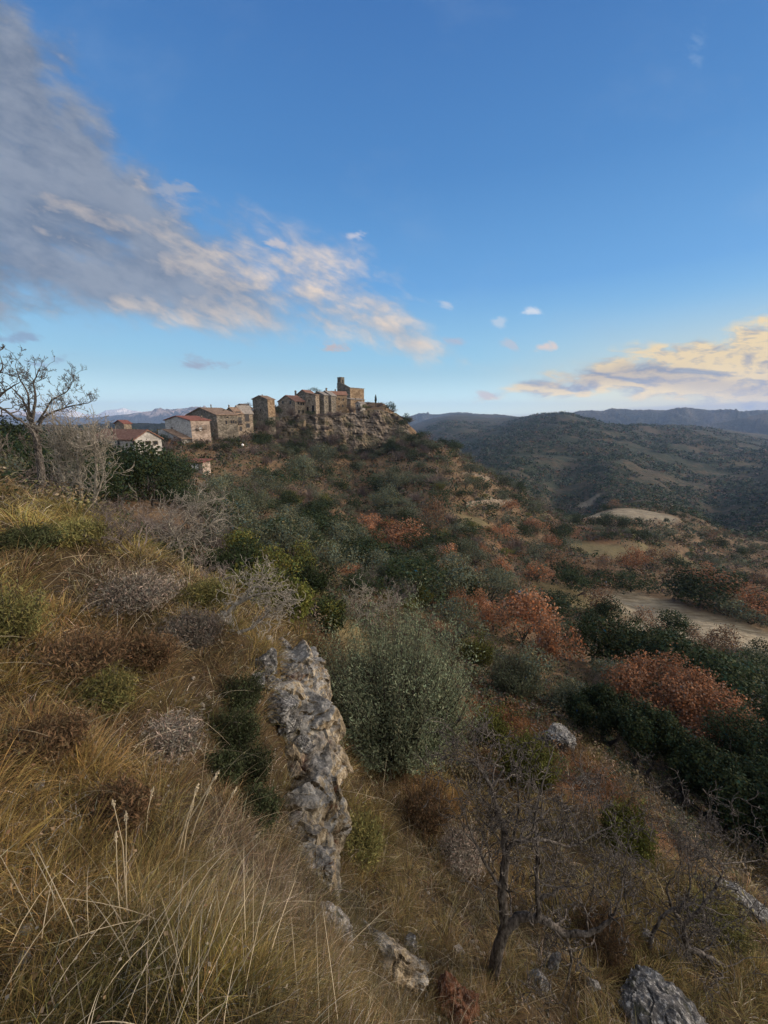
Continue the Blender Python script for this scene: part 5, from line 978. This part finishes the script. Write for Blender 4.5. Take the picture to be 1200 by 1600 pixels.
def grass():
    rng = np.random.default_rng(77); n_ = 15500; x, y, r = logpolar(rng, n_, -62, 60, .5, 27); ok = np.ones(n_, bool)
    for P, q in zip(*OUT): ok &= np.hypot(x - P[0], y - P[1]) > q * .5
    x, y, r = x[ok], y[ok], r[ok]; C, lf = patch_cols(x, y, rng); n_ = len(x); sd = slope_dir(x, y)
    ang = fbm(x * 1.6, y * 1.6, 6., o=3) * 6; ca, sa = np.cos(ang), np.sin(ang); ld_ = np.stack([sd[:, 0] * ca - sd[:, 1] * sa, sd[:, 0] * sa + sd[:, 1] * ca, 0 * ca], 1); lean = np.clip(.55 + .9 * fbm(x * 1.1 + 5, y * 1.1, o=2), .1, 1.5)
    ft = fbm(x * 2.2, y * 2.2, 7., o=3); tb = np.clip(.85 + .85 * ft + .3 * rng.normal(size=n_), .18, 1.7)
    C = C * np.array([.72, .68, .55])
    parts = []
    for lo_, hi_, nb, seg in ((0, 2.2, 34, 4), (2.2, 9, 24, 3), (9, 40, 15, 2)):
        s = (r >= lo_) & (r < hi_); k = np.repeat(np.where(s)[0], nb); m_ = len(k); rk = r[k]
        a = rng.uniform(0, 6.283, m_); off = rng.random(m_) ** .7 * (.035 + .018 * rk); X = x[k] + np.cos(a) * off; Y_ = y[k] + np.sin(a) * off
        D = np.stack([np.cos(a), np.sin(a), 0 * a], 1) * rng.uniform(0, 1.15, m_)[:, None] + ld_[k] * (lean[k] * rng.uniform(.5, 1.2, m_))[:, None] + rng.normal(size=(m_, 3)) * .35; D[:, 2] = 1.0
        L = np.clip((.12 + .025 * rk), .1, .40) * lf[k] * rng.uniform(.5, 1.5, m_); Wd = np.maximum(.0016, .0010 * rk) * rng.uniform(.6, 1.4, m_)
        hue = 1 + .1 * rng.normal(size=(m_, 3)) * [1, .4, 1]; br = rng.uniform(.3, 1.45, m_)[:, None] * tb[k][:, None]; mixg = (rng.random(m_) < .12)[:, None]
        cc = np.clip(np.where(mixg, np.array([.45, .40, .32]), C[k]) * hue * br, .01, .85)
        parts.append(blade_strips(np.stack([X, Y_, X * 0], 1), D, L, Wd, rng.uniform(.15, .9, m_), rng, seg, cc) + (X, Y_, seg))
    # tussocks: dense mounds of longer blades
    tx, ty, trr = logpolar(rng, 950, -60, 58, .9, 22); tc_, tl_ = patch_cols(tx, ty, rng); tbr = rng.uniform(.35, 1.4, 950); nb = 150; k = np.repeat(np.arange(950), nb); m_ = len(k); rk = trr[k]
    a = rng.uniform(0, 6.283, m_); q_ = rng.random(m_) ** .5; off = q_ * (.05 + .03 * rk); X = tx[k] + np.cos(a) * off; Y_ = ty[k] + np.sin(a) * off; D = np.stack([np.cos(a) * q_ * 1.1, np.sin(a) * q_ * 1.1, np.ones(m_)], 1) + rng.normal(size=(m_, 3)) * .22
    L = np.clip(.16 + .035 * rk, .1, .5) * tl_[k] * rng.uniform(.6, 1.4, m_); cc = np.clip(tc_[k] * [.84, .77, .56] * (tbr[k] * rng.uniform(.5, 1.35, m_))[:, None] * (1 + .08 * rng.normal(size=(m_, 3))), .01, .8)
    parts.append(blade_strips(np.stack([X, Y_, X * 0], 1), D, L, np.maximum(.0016, .0010 * rk), rng.uniform(.2, .8, m_), rng, 3, cc) + (X, Y_, 3))
    Vs, Qs, Ts, Cs, o = [], [], [], [], 0
    for V, Q, T, C_, X, Y_, seg in parts:
        z = H(X, Y_) - .015; V = V.copy(); V[:, 2] += np.repeat(z, seg * 2 + 1); Vs.append(V); Qs.append(Q + o); Ts.append(T + o); Cs.append(C_); o += len(V)
    tag(mk('dry_grass', np.concatenate(Vs), [np.concatenate(Qs), np.concatenate(Ts)], M['grass'], col=np.concatenate(Cs)), 'dry golden, tan and grey winter grass covering the bank and the slope', 'grass', kind='stuff')
    # long straw blades and fallen stems lying every way
    n_ = 1700; x, y, r = logpolar(rng, n_, -58, 50, .8, 14); a = fbm(x * .5, y * .5, 9., o=2) * 6 + rng.normal(size=n_) * .8; D = np.stack([np.cos(a), np.sin(a), rng.uniform(-.1, 1.6, n_)], 1)
    V, Q, T, C_ = blade_strips(np.stack([x, y, H(x, y) + .03], 1), D, rng.uniform(.25, .8, n_) * np.clip(.5 + r * .12, .5, 1.2), np.maximum(.0028, .0011 * r), rng.uniform(.1, .6, n_), rng, 5, np.repeat(rng.uniform(.35, 1.1, n_)[:, None], 3, 1))
    tag(mk('straw_stems', V, [Q, T], M['straw'], col=C_), 'long bleached straw stems lying tangled through the grass', 'straw', kind='stuff')
    # leaf litter flecks
    n_ = 3000; x, y, r = logpolar(rng, n_, -58, 50, .9, 12); P = np.stack([x, y, H(x, y) + rng.uniform(.0, .14, n_)], 1); V, F = leaf_quads(P, unit(rng.normal(size=(n_, 3)) + [0, 0, 1.2]), .014 + .001 * r, 1.6, rng)
    cc = np.array([(.30, .22, .14), (.27, .24, .19), (.20, .12, .07), (.10, .10, .05)])[rng.integers(0, 4, n_)] * rng.uniform(.6, 1.2, n_)[:, None]; tag(mk('leaf_litter', V, F, M['grass'], col=np.repeat(cc, 4, 0)), 'dry fallen leaves and seed husks scattered in the grass', 'leaf litter', kind='stuff')
    # wiry undergrowth between bank and the first trees
    x, y, r = logpolar(rng, 2600, -48, 50, 9, 30); z = H(x, y); ok = fbm(x / 3, y / 3, o=3) > -.1; x, y, r = x[ok], y[ok], r[ok]; C, lf = patch_cols(x, y, rng); mixv = rng.random(len(x)) < .45; C = np.where(mixv[:, None], pick_cols(rng, len(x), PAL, [2, 2, 2, 1.5, 2]), C * .7)
    clump_mesh('wiry_undergrowth', x, y, rng.uniform(.25, .6, len(x)) * (1 + r * .02), 60, .11, C, 'low wiry herbs and brambles on the slope beyond the bank', 'undergrowth', 13)
grass()
def stalk(label, pts, Y, head, rz_=.004, group='tall pale grass stalks with seed heads'):
    P = np.array([at(a, b_, Y) for a, b_ in pts]); B = P[0]; t = empty('grass_stalk', B); tag(t, label, 'grass stalk', group); n_ = 16; tt = np.linspace(0, len(P) - 1, n_); Q = np.array([np.interp(tt, range(len(P)), P[:, j]) for j in range(3)]).T - B
    m, k = M['straw'], None; V, F = tubes([(Q, np.linspace(rz_ * .5, rz_ * .3, n_))], 5); mk('stem', V, F, m, t, col=np.ones((len(V), 3)), smooth=True)
    rng = np.random.default_rng(abs(int(pts[0][0])) + 1); d = unit(Q[-1] - Q[-3]); m_ = 90; s = rng.uniform(-head, 0, m_); C = Q[-1] + d * s[:, None] + rng.normal(size=(m_, 3)) * rz_ * (.55 * np.sin(np.clip(-s / head, .05, .95) * 3.14))[:, None]
    V, F = leaf_quads(C, unit(rng.normal(size=(m_, 3))), rz_ * 1.9, 3.0, rng, d + rng.normal(size=(m_, 3)) * .3); mk('seed_head', V, F, m, t, col=np.ones((len(V), 3)))
ys = 1.05
stalk('middle and tallest of three upright pale grass stalks at lower left', [(205, 1565), (200, 1480), (197, 1380), (197, 1268)], ys, .05)
stalk('leftmost of three upright pale grass stalks at lower left', [(203, 1560), (192, 1470), (184, 1390), (181, 1300)], ys, .045)
stalk('leaning grass stalk curving left, behind the other two at lower left', [(204, 1560), (199, 1440), (192, 1320), (176, 1250)], ys + .05, .03)
for i, (a, b_, c, d_) in enumerate([(262, 1345, 342, 1205), (275, 1350, 310, 1225), (284, 1352, 303, 1248), (290, 1340, 330, 1225), (228, 1300, 240, 1230), (320, 1330, 370, 1230), (350, 1362, 407, 1300)]):
    stalk(['longest pale stalk of the leaning fan left of the outcrop', 'steep pale stalk in the leaning fan left of the outcrop', 'short pale stalk in the leaning fan left of the outcrop', 'second longest stalk of the leaning fan left of the outcrop', 'single small upright stalk left of the leaning fan', 'lone slanting stalk right of the leaning fan', 'low slanting stalk below the dark rosemary bush'][i], [(a, b_), ((a + c) / 2 - 3, (b_ + d_) / 2), (c, d_)], hit(a, b_)[1] - .05, .07, .006)
# ------------------------------------------------------------------ haze
def haze():
    bm_V = np.array([[x, y, z] for x in (-12600, 12600) for y in (-2000, 11500) for z in (-320, 420)], float)
    F = np.array([[0, 1, 3, 2], [4, 6, 7, 5], [0, 4, 5, 1], [2, 3, 7, 6], [0, 2, 6, 4], [1, 5, 7, 3]])
    m = bpy.data.materials.new('haze'); m.use_nodes = True; nt = m.node_tree; nt.nodes.clear()
    v = nt.nodes.new('ShaderNodeVolumePrincipled'); v.inputs['Density'].default_value = HAZE; v.inputs['Color'].default_value = (.42, .62, 1, 1)
    o = nt.nodes.new('ShaderNodeOutputMaterial'); nt.links.new(v.outputs[0], o.inputs['Volume'])
    tag(mk('haze', bm_V, F, m), 'thin blue haze in the air over the valley and mountains', 'haze', kind='stuff')
HAZE = 9e-5
haze()
